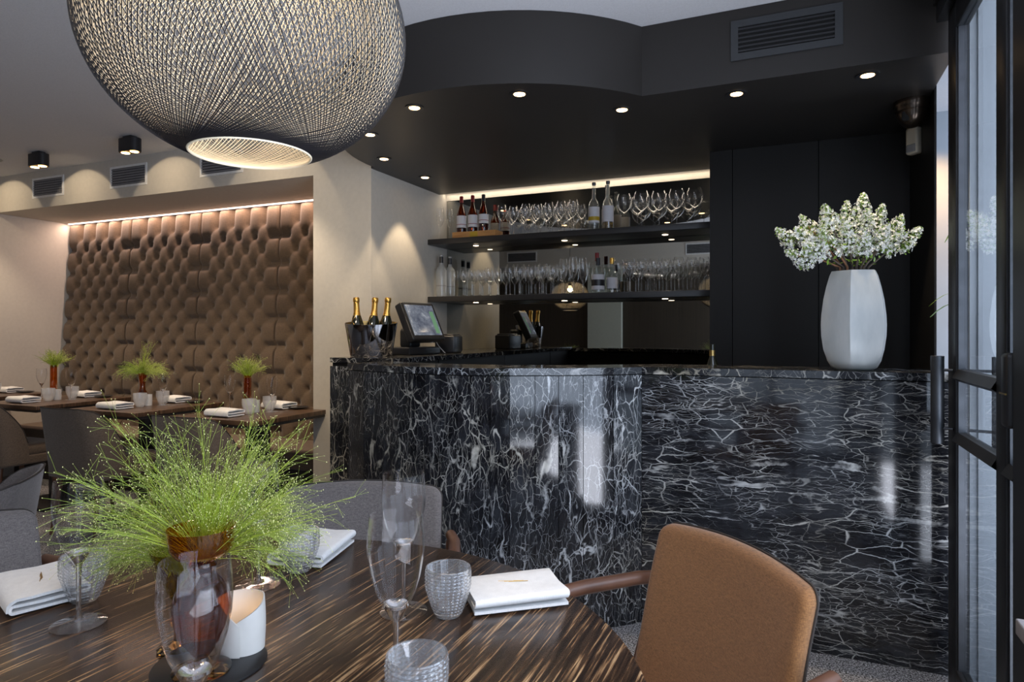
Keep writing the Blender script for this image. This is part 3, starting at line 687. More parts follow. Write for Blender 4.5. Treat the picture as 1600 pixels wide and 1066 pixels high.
# ------------------------------------------------------------------ glassware builders
def flute_proto():
    t = thing('wine_glass', '', 'glass')
    H = .247
    outer = [(.0055, .1005), (.0100, .108), (.018, .1215), (.027, .140), (.034, .163), (.0385, .188), (.0395, .205), (.0385, .225), (.0367, H-.0006), (.0363, H)]
    inn = [(.0358, H-.0006), (.0375, .225), (.0386, .205), (.0376, .188), (.0331, .163), (.0262, .1405), (.0172, .1255)]
    MB().lathe(outer+inn, 48).build('bowl', 'glass_thin', t)
    MB().lathe([(.0, .1185), (.009, .1195), (.0170, .1252), (.0176, .1215), (.0096, .108), (.0050, .100), (.0040, .085), (.0036, .05), (.0040, .02), (.0062, .0095), (.0, .0094)], 28).build('stem', 'glass_stem', t)
    MB().lathe([(.0, .0), (.0425, .0003), (.0425, .0012), (.038, .0024), (.022, .0046), (.008, .0088), (.0, .0092)], 48).build('foot', 'glass_foot', t)
    return t
def tumbler_proto(hi=True):
    t = thing('tumbler', '', 'glass')
    rows, nb, sg, sv = (13, 26, 6, 5) if hi else (8, 16, 3, 2)
    H = .086; prof = lambda f: .0225+.0165*min(1, (f/.62))**.85+(-.0005 if f > .9 else 0)+.0005*f
    seg = nb*sg; nvz = rows*sv; vs = []
    for j in range(nvz+1):
        f = j/nvz; z = .004+f*(H-.004-.004); r = prof(f)
        for k in range(seg):
            a = 2*PI*k/seg; rr = (j/sv); cb = (k/sg)
            bx = abs(sin(PI*rr)); by = abs(sin(PI*cb)) 
            r2 = r+.0021*(bx*by)**.8
            vs.append((r2*cos(a), r2*sin(a), z))
    fs = [(j*seg+k, j*seg+(k+1) % seg, (j+1)*seg+(k+1) % seg, (j+1)*seg+k) for j in range(nvz) for k in range(seg)]
    m = MB().add(vs, fs)
    e = prof(1)
    m.lathe([(e, H-.004), (e+.0008, H-.002), (e, H), (e-.002, H), (e-.0026, H-.004), (prof(.5)-.003, H*.5), (prof(.2)-.003, .018), (.018, .012), (.0, .011)], seg)
    m.lathe([(prof(0), .004), (.0215, .001), (.019, 0), (.0, 0)], seg)
    m.build('body', 'glass_hob' if hi else 'glass_tumbler', t)
    return t
def napkin_proto(W=.125, D=.175):
    t = thing('napkin', '', 'napkin')
    th = .0052; 
    # folded cross-section centre line in x-z
    path = [(W*.47, .0055)]
    zs = [.0055, .0165, .0275]
    path.append((-W*.44, zs[0]))
    for k in range(1, 6): a = -PI/2-PI*k/6; path.append((-W*.44+.0055*cos(a), (zs[0]+zs[1])/2+.0055*sin(a)))
    path.append((-W*.44, zs[1])); path.append((W*.44, zs[1]))
    for k in range(1, 6): a = -PI/2+PI*k/6; path.append((W*.44+.0055*cos(a), (zs[1]+zs[2])/2+.0055*sin(a)))
    path.append((W*.44, zs[2])); path.append((-W*.40, zs[2]+.001)); path.append((-W*.47, zs[2]-.004)); path.append((-W*.50, zs[1]+.002)); path.append((-W*.505, .008))
    # densify straights
    P = []
    for i in range(len(path)-1):
        a, b = path[i], path[i+1]; n_ = 5 if abs(a[0]-b[0]) > .05 else 1
        for k in range(n_): P.append((a[0]+(b[0]-a[0])*k/n_, a[1]+(b[1]-a[1])*k/n_))
    P.append(path[-1])
    ny = 9; vs = []; m_ = len(P)
    for j in range(ny+1):
        y = (j/ny-.5)*D
        for side in (1, -1):
            for i, (x, z) in enumerate(P):
                q0 = P[max(i-1, 0)]; q1 = P[min(i+1, m_-1)]; dx, dz = q1[0]-q0[0], q1[1]-q0[1]; l = math.hypot(dx, dz) or 1
                nx_, nz_ = -dz/l, dx/l
                wob = .0012*sin(9*x/W+3*y/D+i*.1)*(z/.03)
                edge = 1-.35*(abs(2*j/ny-1)**6)
                vs.append((x+nx_*th/2*side, y+.0015*sin(i*.7), max(.0004, (z+nz_*th/2*side+wob+.0025*(z/.0275)*(1-(2*y/D)**2)*(1-(x/(W*.5))**2)))))
    fs = []
    def I(j, s, i): return j*2*m_+s*m_+i
    for j in range(ny):
        for i in range(m_-1):
            fs.append((I(j, 0, i), I(j, 0, i+1), I(j+1, 0, i+1), I(j+1, 0, i))); fs.append((I(j, 1, i+1), I(j, 1, i), I(j+1, 1, i), I(j+1, 1, i+1)))
        fs.append((I(j, 0, 0), I(j+1, 0, 0), I(j+1, 1, 0), I(j, 1, 0))); fs.append((I(j, 1, m_-1), I(j+1, 1, m_-1), I(j+1, 0, m_-1), I(j, 0, m_-1)))
    for j in (0, ny):
        for i in range(m_-1):
            q = (I(j, 0, i), I(j, 1, i), I(j, 1, i+1), I(j, 0, i+1)); fs.append(q if j == 0 else q[::-1])
    MB().add(vs, fs).build('cloth', 'linen', t)
    return t
def add_pin(t, z=.0338):
    p = MB()
    for (x0, y0, x1, y1) in ((-.006, -.028, .003, .004), (-.001, -.018, .004, .012), (.002, -.010, .007, .026), (.0, .0, .0045, .018)):
        p.tube([(x0, y0, z), (x1, y1, z)], .0008, 5)
    p.build('gold_pin', 'gold', t)
flute = flute_proto(); tumbler = tumbler_proto(); tumb_lo = tumbler_proto(False)
nap = napkin_proto(); nap_far = napkin_proto(.13, .19); add_pin(nap)

# ------------------------------------------------------------------ round table
def round_table(loc, label, group=None):
    t = thing('round_table', label, 'table', loc)
    R = .650
    MB().lathe([(0, .750), (R-.004, .750), (R, .747), (R, .724), (R-.006, .720), (0, .720)], 120).build('table_top', 'table_wood', t)
    MB().lathe([(.05, .719), (.05, .05), (.10, .03), (.30, .018), (.31, 0), (0, 0)], 40).build('pedestal', 'plastic_black', t)
    return t
TX, TY = -.79, .68
rt = round_table((TX, TY, 0), 'round dark wood dining table with pale grain streaks in the foreground')
rt2 = dup(rt, (-2.68, .62, 0), label='second round dining table, left of the frame and seen in the bar mirror')
Z = .7503
def put(proto, x, y, label, rz=0, group=None, z=Z, used={}):
    if id(proto) in used: o = dup(proto)
    else: o = proto; used[id(proto)] = 1
    o.location = (x, y, z); o.rotation_euler = (0, 0, rz); o['label'] = label
    if group: o['group'] = group
    return o
G = 'wine glasses on the round table'
put(flute, -1.125, .737, 'tall clear wine glass at the left, in front of the hobnail tumbler', 0, G)
put(flute, -.973, .991, 'tall clear wine glass standing behind the green grass', 0, G)
put(flute, -.642, 1.001, 'smaller looking clear wine glass behind another, near the right napkin', 0, G)
put(flute, -.611, .529, 'large foreground wine glass in front of the amber vase', 0, G)
put(flute, -.505, .768, 'foreground wine glass beside the nearest tumbler', 0, G)
G = 'hobnail tumblers on the round table'
put(tumbler, -1.213, .805, 'hobnail glass tumbler beside the left napkin', 0, G)
put(tumbler, -.950, 1.083, 'hobnail glass tumbler beside the farthest napkin', 0, G)
put(tumbler, -.560, 1.017, 'hobnail glass tumbler beside the right napkin', 0, G)
put(tumbler, -.446, .727, 'hobnail glass tumbler nearest the camera, cut by the lower edge', 0, G)
G = 'folded napkins on the round table'
put(nap, -.482, 1.128, 'folded white linen napkin at the right of the round table', math.radians(-51), G)
put(nap, -1.318, .790, 'folded white linen napkin cut by the left edge of the photo', math.radians(70), G)
put(nap, -.992, 1.178, 'folded white linen napkin at the far side of the round table', math.radians(14), G)
# candle holder
ch = thing('candle_holder', 'white porcelain candle holder with a cut overlapping rim on the black coaster', 'candle holder', (-.797, .777, Z+.004))
vs = []; fs = []; na, nh = 56, 8
for sgn, rr in ((0, 0), (1, -.0022)):
    for j in range(nh+1):
        for i in range(na+1):
            u = i/na; an = math.radians(-62)+2*PI*u*1.03; R0 = .0345+.0035*u+rr
            top = .050+.030*min(1, (u/.30))**.8 if u < .30 else .080-.004*(u-.3)
            if u > .86: top = .077-.030*((u-.86)/.14)
            z = top*j/nh; flare = 1+.05*sin(PI*j/nh)
            vs.append((R0*flare*cos(an)*1.02, R0*flare*sin(an)*.92, z))
W_ = na+1
for s_ in (0, 1):
    o = s_*(nh+1)*W_
    for j in range(nh):
        for i in range(na):
            q = (o+j*W_+i, o+j*W_+i+1, o+(j+1)*W_+i+1, o+(j+1)*W_+i); fs.append(q if s_ == 0 else q[::-1])
o = (nh+1)*W_
for i in range(na): a = nh*W_+i; fs.append((a, a+1, o+a+1, o+a))
for j in range(nh):
    for i in (0, na): a = j*W_+i; fs.append((a, a+W_, o+a+W_, o+a))
MB().add(vs, fs).lathe([(0, .001), (.033, .001)], 24).build('porcelain_shell', 'porcelain', ch)
cn = MB().lathe([(.018, .003), (.018, .022), (0, .022)], 20).build('candle', 'porcelain', ch)
MB().lathe([(.0, .022), (.0035, .026), (.0028, .032), (0, .038)], 8).build('flame', 'candle', ch)
pl = bpy.data.lights.new('candle_light', 'POINT'); pl.energy = .02; pl.color = (1, .6, .3); pl.shadow_soft_size = .006
po = bpy.data.objects.new('candle_light', pl); COL.objects.link(po); po.location = (-.797, .777, Z+.052)
ds = MB().lathe([(0, .0035), (.079, .0035), (.081, .002), (.081, 0), (0, 0)], 48).build('coaster', 'black_disc'); ds.location = (-.806, .725, Z); tag(ds, 'round black coaster under the amber vase and candle holder', 'coaster')

# amber vases
def shell(prof, th, seg=40):
    return MB().lathe(prof+[(max(r-th, .0), z+(th if i == 0 else 0)) for i, (r, z) in reversed(list(enumerate(prof)))], seg)
v1 = thing('amber_vase', 'amber glass vase with a wide bowl rim and round belly, behind the front wine glass', 'vase', (-.797, .702, Z+.0037))
MB().lathe([(0, 0), (.040, 0), (.041, .003), (.030, .008), (.012, .014), (.009, .020)], 40).build('foot', 'amber', v1)
MB().lathe([(.009, .020), (.017, .030), (.030, .048), (.038, .072), (.0405, .095), (.037, .116), (.028, .132), (.019, .141), (.0165, .146), (.0185, .150), (.0205, .155), (.018, .160), (.021, .165)], 48).build('belly', 'amber_dark', v1)
MB().lathe([(.021, .165), (.036, .170), (.0435, .180), (.0465, .198), (.0475, .210), (.0465, .210), (.0450, .198), (.042, .182), (.034, .173), (.0, .169)], 48).build('bowl', 'amber_thin', v1)
v2 = thing('olive_glass_vase', 'olive green flared glass vase on an amber ball stem, left of the amber vase', 'vase', (-.893, .742, Z))
MB().lathe([(0, 0), (.030, 0), (.031, .003), (.020, .008), (.007, .014), (.006, .030), (.012, .040), (.013, .046), (.007, .056), (.006, .075)], 32).build('foot', 'amber', v2)
MB().lathe([(.006, .075), (.012, .082), (.020, .100), (.030, .125), (.042, .158), (.041, .158), (.029, .126), (.018, .101), (.008, .085), (0, .082)], 40).build('bowl', 'olive_thin', v2)

# airy grass bouquets
def grass_bouquet(name, label, c, spec, seed, r=.0005, seedr=.0013, group=None):
    """spec: list of (n, az0, az1, elev0, elev1, len0, len1, droop, branches)"""
    rnd = random.Random(seed)
    t = thing(name, label, 'grass', c, 0, group)
    st = MB(); sd = MB(); br = MB()
    def tri(m, pts, rad):
        m.tube(pts, rad, 3, False)
    def seedat(p, s):
        x, y, z = p; sd.add([(x+s, y, z), (x-s, y, z), (x, y+s, z), (x, y-s, z), (x, y, z+s*1.4), (x, y, z-s*1.4)],
                            [(0, 2, 4), (2, 1, 4), (1, 3, 4), (3, 0, 4), (2, 0, 5), (1, 2, 5), (3, 1, 5), (0, 3, 5)])
    for (n_, a0, a1, e0, e1, l0, l1, droop, nb) in spec:
        for _ in range(n_):
            az = math.radians(rnd.uniform(a0, a1)); el = math.radians(rnd.uniform(e0, e1)); ln = rnd.uniform(l0, l1)
            d = Vector((cos(az)*cos(el), sin(az)*cos(el), sin(el)))
            p0 = Vector((rnd.gauss(0, .008), rnd.gauss(0, .008), 0)); pts = [p0]
            g = droop*rnd.uniform(.5, 1.4); sw = Vector((rnd.gauss(0, .12), rnd.gauss(0, .12), 0))
            K = 6
            for k in range(1, K+1):
                d2 = (d+sw*(k/K)+Vector((0, 0, -g*(k/K)**1.5))).normalized(); pts.append(pts[-1]+d2*(ln/K))
            tri(st, pts, [r*(1.15-.6*k/K) for k in range(K+1)])
            for _b in range(nb):
                f = (.3+.7*rnd.random()**.7)*K; i = min(int(f), K-1); q = pts[i].lerp(pts[i+1], f-i)
                dd = (pts[i+1]-pts[i]).normalized()+Vector((rnd.gauss(0, .55), rnd.gauss(0, .55), rnd.gauss(0, .45)))
                dd.normalize(); bl = rnd.uniform(.014, .062)*(ln/.2)**.5
                mid = q+dd*bl*.5; end = q+dd*bl+Vector((0, 0, -bl*.18*droop))
                tri(br, [q, mid, end], [r*.65, r*.55, r*.45]); seedat(end, seedr*rnd.uniform(.7, 1.2))
                if rnd.random() < .6:
                    e2 = mid+(dd+Vector((rnd.gauss(0, .6), rnd.gauss(0, .6), rnd.gauss(0, .5)))).normalized()*bl*.45
                    tri(br, [mid, e2], [r*.5, r*.35]); seedat(e2, seedr*rnd.uniform(.6, 1.0))
    st.build('stems', 'grass', t, kind='stuff'); br.build('branchlets', 'grass_dark', t, kind='stuff'); sd.build('seed_heads', 'seed', t, smooth=False, kind='stuff')
    return t
RX = math.degrees(0)
# image-right direction in plan is az 23 deg, image-left is 203, away from camera 113
grass_bouquet('grass_bouquet', 'large airy cloud of bright green grass in the amber vase', (-.797, .712, Z+.165),
    [(190, 0, 360, 64, 89, .06, .13, .1, 2), (40, 60, 235, 35, 74, .11, .18, .4, 13), (30, 165, 222, 25, 58, .13, .20, .4, 13), (42, 0, 100, 35, 78, .10, .165, .4, 13), (44, 10, 80, 12, 50, .09, .15, .8, 14), (20, 140, 222, 30, 64, .20, .255, .2, 14), (14, 30, 160, 50, 78, .18, .225, .2, 14), (10, 0, 60, 20, 45, .17, .21, .3, 12)], 3, .00034, .00078)
grass_bouquet('grass_bouquet', 'lower spray of green grass arching left out of the olive vase', (-.893, .742, Z+.12),
    [(50, 120, 260, 45, 80, .05, .08, .5, 5), (55, 160, 215, 22, 60, .09, .16, .8, 14), (22, 110, 190, 30, 65, .09, .15, .7, 13)], 5, .00034, .00078)

# ------------------------------------------------------------------ chairs
def armchair(label, loc, rz, fab, cat='chair', group='armchairs round the front table'):
    t = thing('dining_armchair', label, cat, loc, rz, group)
    def bfn(off=0):
        def f(x, y, z):   # x across, y up (height about centre), z thickness
            h = y+.20; 
            xx = x*(1-.0*h)
            return (xx, -.235-.24*(h-.06)+.62*xx*xx*(.7+.3*min(1, h/.3))-z-off*0, .42+h-.016*(xx/.235)**2*(max(0, h-.25)/.15))
        return f
    MB().pillow(.446, .405, .040, .028, .018, bfn(), cs=6, es=14, rings=6).build('backrest', fab, t)
    # piping round the rear edge
    f = bfn(); pp = []
    w2, h2, rc = .4465/2, .406/2, .028
    for (cx, cy_, a0) in ((w2-rc, h2-rc, 0), (-w2+rc, h2-rc, PI/2), (-w2+rc, -h2+rc, PI), (w2-rc, -h2+rc, 1.5*PI)):
        for k in range(7):
            a = a0+PI/2*k/6; pp.append((cx+rc*cos(a), cy_+rc*sin(a)))
    P = []
    for i in range(len(pp)):
        a, b = pp[i], pp[(i+1) % len(pp)]; n_ = max(1, int(math.hypot(a[0]-b[0], a[1]-b[1])/.03))
        for k in range(n_): P.append(f(a[0]+(b[0]-a[0])*k/n_, a[1]+(b[1]-a[1])*k/n_, .010))
    P.append(P[0]); MB().tube(P, .0024, 6).build('piping', 'piping', t)
    MB().pillow(.48, .47, .085, .06, .035, lambda x, y, z: (x*(1+.10*y/.47), y+.02, z+.435+.008*(1-(2*x/.48)**2))).build('seat', fab, t)
    MB().pillow(.44, .42, .05, .03, .01, lambda x, y, z: (x, y+.01, z+.375)).build('seat_frame', 'walnut', t)
    for s_ in (-1, 1):
        arm = [(s_*.247, -.300, .672), (s_*.262, -.24, .671), (s_*.272, -.10, .664), (s_*.270, .05, .650), (s_*.262, .13, .638)]
        MB().tube(arm, [.0150, .0160, .0165, .0160, .013], 12).build('armrest', 'walnut', t)
        MB().tube([(s_*.262, .125, .640), (s_*.262, .16, .50), (s_*.255, .19, .30), (s_*.25, .205, 0)], [.013, .016, .017, .010], 12).build('leg', 'walnut', t)
        MB().tube([(s_*.248, -.285, .66), (s_*.245, -.22, .44), (s_*.24, -.22, .30), (s_*.235, -.29, 0)], [.013, .017, .017, .010], 12).build('leg', 'walnut', t)
    return t
armchair('taupe armchair, warm lamplight in its colour, with walnut arms, nearest the camera at the right', (-.326, 1.180, 0), math.radians(134.0), 'fabric_warm_lit')
armchair('grey fabric armchair on the far side of the round table', (-1.000, 1.270, 0), math.radians(-155.8), 'fabric_grey')
armchair('grey armchair cut by the left edge beside the round table', (-1.50, .755, 0), math.radians(-101.5), 'fabric_grey')

def tub_chair(label, loc, rz, fab, group, shared={}):
    if fab in shared: return dup(shared[fab], loc, rz, label, group)
    t = thing('dining_chair', label, 'chair', loc, rz, group)
    # plan path of the shell, from right front round the back to left front
    path = []
    def add(x, y): path.append((x, y))
    for k in range(6): add(.235, -.02-.12*k/6)
    for k in range(7):
        a = -PI/2*k/6; add(.150+.085*cos(a), -.14+.085*sin(a)*1.1)
    for k in range(1, 5): add(.150*(1-k/4), -.2335-.012*sin(PI/2*k/4))
    path2 = path+[(-x, y) for x, y in reversed(path)]
    # dedupe centre
    pts = []
    for p in path2:
        if not pts or math.hypot(p[0]-pts[-1][0], p[1]-pts[-1][1]) > .004: pts.append(p)
    n_ = len(pts)
    def top(p):
        y = p[1]
        f = min(1, max(0, (-.02-y)/.13)); zt = .50+.27*f**.6
        if y < -.15: zt = .77+.027*min(1, (-.15-y)/.07)
        return min(zt, .797)
    nz_ = 8; vs = []
    for s_ in (0, 1):
        for i, p in enumerate(pts):
            a = Vector(pts[max(i-1, 0)]); b = Vector(pts[min(i+1, n_-1)]); d = (b-a).normalized(); nn = Vector((-d.y, d.x))  # outward
            zt = top(p)
            for j in range(nz_+1):
                z = .37+(zt-.37)*j/nz_; th = .028*(1 if j < nz_ else .35)
                lean = -.16*max(0, z-.42)*max(0, min(1, (.05-p[1])/.25)); tp = 1-.10*max(0, z-.42)/.4
                q = Vector(p) - (nn*th*-1 if s_ else nn*0)*(-1)
                q = Vector(p)+nn*(0 if s_ == 0 else -th)
                vs.append((q.x*tp, q.y+lean, z))
    W_ = nz_+1; o_ = n_*W_; fs = []
    for i in range(n_-1):
        for j in range(nz_):
            fs.append((i*W_+j, i*W_+j+1, (i+1)*W_+j+1, (i+1)*W_+j)); fs.append((o_+i*W_+j, o_+(i+1)*W_+j, o_+(i+1)*W_+j+1, o_+i*W_+j+1))
        fs.append((i*W_+nz_, o_+i*W_+nz_, o_+(i+1)*W_+nz_, (i+1)*W_+nz_)); fs.append((i*W_, (i+1)*W_, o_+(i+1)*W_, o_+i*W_))
    for i in (0, n_-1):
        for j in range(nz_): fs.append((i*W_+j, i*W_+j+1, o_+i*W_+j+1, o_+i*W_+j))
    MB().add(vs, fs).build('back_shell', fab, t)
    MB().tube([(lambda v: (v[0], v[1], v[2]+.001))(vs[i*W_+nz_]) for i in range(n_)], .003, 6).build('piping', 'piping', t)
    MB().pillow(.42, .43, .09, .05, .035, lambda x, y, z: (x, y+.02, z+.435+.006)).build('seat', fab, t)
    MB().pillow(.44, .40, .06, .04, .01, lambda x, y, z: (x, y, z+.385)).build('seat_base', fab, t)
    for sx in (-1, 1):
        for sy in (-1, 1):
            MB().tube([(sx*.17, sy*.16, .36), (sx*.20, sy*.20, 0)], [.017, .011], 10).build('leg', 'walnut', t)
    shared[fab] = t; return t
GC = 'taupe chairs at the banquette tables'
NM = ['nearest the white column', 'second from the white column', 'third from the white column', 'farthest left']
for k in range(4):
    tub_chair('taupe upholstered chair at the banquette table %s' % NM[k], (-3.07-.96*k+.02, 2.79, 0), 0, 'fabric_brown', GC)
tub_chair('grey wrap-back chair at the left edge, behind the cut-off armchair', (-2.44, 1.11, 0), math.radians(137), 'fabric_grey', 'chairs at the second round table')

# ------------------------------------------------------------------ banquette tables with settings
def far_table():
    t = thing('banquette_table', '', 'table')
    MB().bbox(-.31, .31, -.345, .345, .722, .750, .003).build('table_top', 'far_wood', t)
    MB().box(-.305, .305, -.34, .34, .706, .722).build('underframe', 'plastic_black', t, smooth=False)
    MB().bbox(-.075, .075, -.03, .03, .02, .706, .004).build('post', 'plastic_black', t)
    MB().bbox(-.22, .22, -.24, .24, 0, .02, .004).build('foot_plate', 'plastic_black', t)
    return t
ft = far_table()
plate = MB().lathe([(0, .004), (.045, .004), (.062, .010), (.064, .012), (.060, .0125), (.044, .007), (0, .006)][::-1], 32).build('side_plate', 'dark_plate'); tag(plate, '', 'plate')
ps = MB().lathe([(0, .004), (.045, .004), (.062, .010), (.064, .012), (.060, .0125), (.044, .007), (0, .006)], 32)
def vase_tall():
    t = thing('amber_vase', '', 'vase')
    MB().lathe([(0, 0), (.022, 0), (.0235, .004), (.0235, .225), (.0215, .225), (.0215, .010), (0, .008)], 28).build('body', 'amber_thin', t); return t
def vase_ball():
    t = thing('amber_vase', '', 'vase')
    MB().lathe([(0, 0), (.026, 0), (.014, .010), (.014, .016), (.028, .034), (.030, .048), (.020, .060), (.024, .070), (.0225, .25), (.0205, .25), (.0205, .075), (0, .065)], 28).build('body', 'amber_thin', t); return t
def vase_bulb():
    t = thing('amber_vase', '', 'vase')
    MB().lathe([(0, 0), (.030, 0), (.040, .020), (.043, .045), (.036, .070), (.020, .100), (.017, .130), (.022, .175), (.029, .215), (.027, .215), (.020, .175), (.015, .130), (.018, .10), (.03, .07), (.037, .045), (.03, .01), (0, .006)], 28).build('body', 'amber_thin', t); return t
fcan = thing('candle_holder', '', 'candle holder')
MB().lathe([(.026, 0), (.028, .03), (.027, .075), (.0255, .075), (.026, .03), (.024, .004), (0, .004)], 24).build('porcelain_shell', 'porcelain', fcan)
MB().lathe([(.017, .004), (.017, .022), (0, .022)], 16).build('candle', 'porcelain', fcan)
G1, G2, G3, G4, G5 = 'tumblers on the banquette tables', 'wine glasses on the banquette tables', 'napkins on the banquette tables', 'dark side plates on the banquette tables', 'porcelain candle holders on the banquette tables'
U = {}
def fput(key, proto, x, y, label, rz=0, group=None, sc=None):
    if key in U: o = dup(proto)
    else: o = proto; U[key] = 1
    o.location = (x, y, Z); o.rotation_euler = (0, 0, rz); o['label'] = label
    if group: o['group'] = group
    if sc: o.scale = (sc,)*3
    if key == 'n': o.scale = (1, 1, 1.35)
    return o
for k in range(4):
    dx = -.96*k; T = 'the banquette table '+NM[k]
    fput('t', ft, -3.07+dx, 3.125, 'brown wood banquette table '+NM[k]+', on a black post', 0, 'banquette tables').location.z = 0
    fput('n', nap_far, -3.11+dx, 2.905, 'folded white napkin on the chair side of '+T, math.radians(88), G3)
    fput('n', nap_far, -3.10+dx, 3.345, 'folded white napkin on the bench side of '+T, math.radians(85), G3)
    fput('p', plate, -3.31+dx, 3.0, 'dark side plate on the chair side of '+T, 0, G4)
    fput('p', plate, -2.93+dx if k else -2.96, 3.37, 'dark side plate on the bench side of '+T, 0, G4)
    fput('u', tumb_lo, -3.055+dx, 3.04, 'clear ribbed tumbler on the chair side of '+T, 0, G1, 1.06)
    fput('u', tumb_lo, -3.06+dx, 3.215, 'clear ribbed tumbler on the bench side of '+T, 0, G1, 1.06)
    if k != 1: put(flute, -3.35+dx, 3.17, 'wine glass left of the amber vase on '+T, 0, G2).scale = (.9,)*3
    put(flute, -2.995+dx, 3.165, 'wine glass right of the candle holder on '+T, 0, G2).scale = (.9,)*3
    fput('c', fcan, -3.085+dx, 3.12, 'small white porcelain candle holder on '+T, 0, G5)
    v = (vase_tall, vase_bulb, vase_ball, vase_tall)[k]()
    v.location = (-3.19+dx, 3.16, Z); v['label'] = ('straight amber cylinder vase on ', 'amber vase with a bulbous base on ', 'amber tube vase with a ball foot on ', 'amber cylinder vase on ')[k]+T
    v['group'] = 'amber vases on the banquette tables'
    top = (.21, .20, .235, .21)[k]
    if k == 1: spec = [(110, 0, 360, 35, 85, .06, .13, .7, 4), (70, -20, 60, 20, 60, .10, .17, .9, 5), (70, 160, 240, 20, 60, .10, .17, .9, 5), (8, 80, 100, 75, 88, .18, .24, .2, 6)]
    else: spec = [(110, 0, 360, 50, 88, .06, .12, .4, 3), (70, 0, 360, 35, 75, .10, .15, .4, 4)]
    grass_bouquet('grass_bouquet', 'bright green grass in the vase on '+T, (-3.19+dx, 3.16, Z+top), spec, 20+k, .0010, .0014, 'grass bouquets on the banquette tables')

# second round table dressing (seen only in the mirror), its lamp is copied below
put(flute, -2.45, 1.0, 'wine glass on the second round table, right of its grass, seen in the mirror', 0, 'wine glasses on the second round table')
put(flute, -2.85, 1.0, 'wine glass on the second round table, left of its grass, seen in the mirror', 0, 'wine glasses on the second round table')

# ------------------------------------------------------------------ woven pendant lamp
def lamp():
    t = thing('woven_pendant_lamp', 'large round pendant lamp of woven black and cream strands', 'lamp')
    RA, HB = .242, .205; r0 = .092; zb = math.sqrt(1-(r0/RA)**2)
    # spheroid centre at z=0; opening at z=-HB*zb; geodesic-like strands tangent to the opening
    def strand(phi0, sgn, scale):
        pts = []; th0 = math.asin(r0/RA); K = 52
        phi = phi0; prev = None
        for k in range(K+1):
            g = k/K; gg = .5-.5*cos(PI*g); th = th0+(PI-2*th0)*gg    # polar angle from the bottom
            r = RA*sin(th); 
            if prev is not None:
                thm = (th+prev)/2; rm = RA*sin(thm); ds = math.hypot(RA*cos(thm), HB*sin(thm))*(th-prev)
                sa = min(.9995, r0/rm); phi += sgn*ds*sa/math.sqrt(1-sa*sa)/rm
            prev = th
            pts.append((r*scale*cos(phi), r*scale*sin(phi), -HB*scale*cos(th)))
        return pts
    for nm, mat, sc, rad, off in (('outer_weave', 'strand_black', 1.0, .00078, 0), ('inner_weave', 'strand_cream', .9955, .00074, 0)):
        m = MB(); NN = 176; rj = random.Random(5)
        for i in range(NN):
            for sg_ in (1, -1):
                jit = rj.gauss(0, .12)
                m.tube(strand(2*PI*(i+off+jit)/NN, sg_, sc*(1 if sg_ > 0 else .9975)), rad, 3, False)
        m.build(nm, mat, t, kind='stuff')
    for s_ in (-1, 1):
        rr = [(r0-.001+.0018*cos(a), s_*(HB*zb)+.0024*sin(a)) for a in [2*PI*k/8 for k in range(9)]]
        MB().lathe(rr, 64).build('rim', 'strand_cream' if s_ < 0 else 'strand_black', t)
    MB().tube([(0, 0, .15), (0, 0, ZC-1.722)], .0025, 8).build('cable', 'strand_black', t)
    sk = MB().lathe([(.02, .13), (.02, .17), (.004, .18)], 20, (0, 0, 0), True).build('socket', 'strand_black', t)
    MB().lathe([(.0, .075), (.018, .082), (.028, .100), (.022, .120), (.013, .132)], 20).build('bulb', 'bulb', t)
    return t
LZ = 1.722
lp = lamp(); lp.location = (-.79, .79, LZ)
l2 = dup(lp, (-2.66, .62, LZ), label='second woven pendant lamp, seen only in the bar mirror')
for (x, y, e) in ((-.79, .79, 3.2), (-2.66, .62, 6.0)):
    l = bpy.data.lights.new('pendant_bulb', 'POINT'); l.energy = e; l.color = (1, .80, .58); l.shadow_soft_size = .03
    o = bpy.data.objects.new('pendant_bulb', l); COL.objects.link(o); o.location = (x, y, LZ+.08)

# ------------------------------------------------------------------ white vase with lilac
vz = thing('white_vase', 'tall frosted white faceted vase standing on the right end of the bar', 'vase', (.222, 2.955, 1.0995), math.radians(20))
prof = [(.0, 0), (.064, 0), (.080, .010), (.096, .035), (.110, .080), (.1175, .135), (.119, .18), (.117, .22), (.110, .28), (.100, .33), (.088, .375), (.080, .394), (.077, .394), (.085, .37), (.10, .30), (.108, .2), (.10, .08), (.07, .03), (0, .02)]
def vfn(a, r, z):
    n6 = 6; seg_ = 2*PI/n6; q = (a % seg_)-seg_/2
    f = cos(PI/n6)/cos(q); f = 1+(f*1.04-1)*min(1, max(0, (z)/.06))*min(1, 1)*.85
    return (r*f*cos(a)*1.05, r*f*sin(a)*1.05, z)
MB().lathe(prof, 96, fn=vfn).build('body', 'vase', vz)
lb_ = thing('lilac_bouquet', 'bouquet of white lilac branches in the frosted white vase', 'flowers', (.222, 2.955, 1.0995))
tw = [(-.235, -.02, .475, 1), (-.265, .02, .56, 0), (-.19, -.04, .50, 0), (-.17, .03, .60, 1), (-.20, .0, .555, 0), (-.12, -.03, .635, 0), (-.09, .03, .60, 0), (-.05, -.05, .55, 0), (-.01, .03, .65, 0), (.03, -.03, .61, 0), (.05, .03, .685, 0), (.10, .0, .63, 0), (.085, -.05, .55, 0), (.17, .0, .60, 0), (.235, .01, .555, 0), (-.13, -.05, .53, 1), (.01, -.05, .53, 0), (.14, -.03, .54, 0)]
rnd = random.Random(11)
R2 = (.9187, .395)   # image-right direction, bouquet is laid out across it
flo = {0: MB(), 1: MB()}; grn = MB()
fl_i = 0
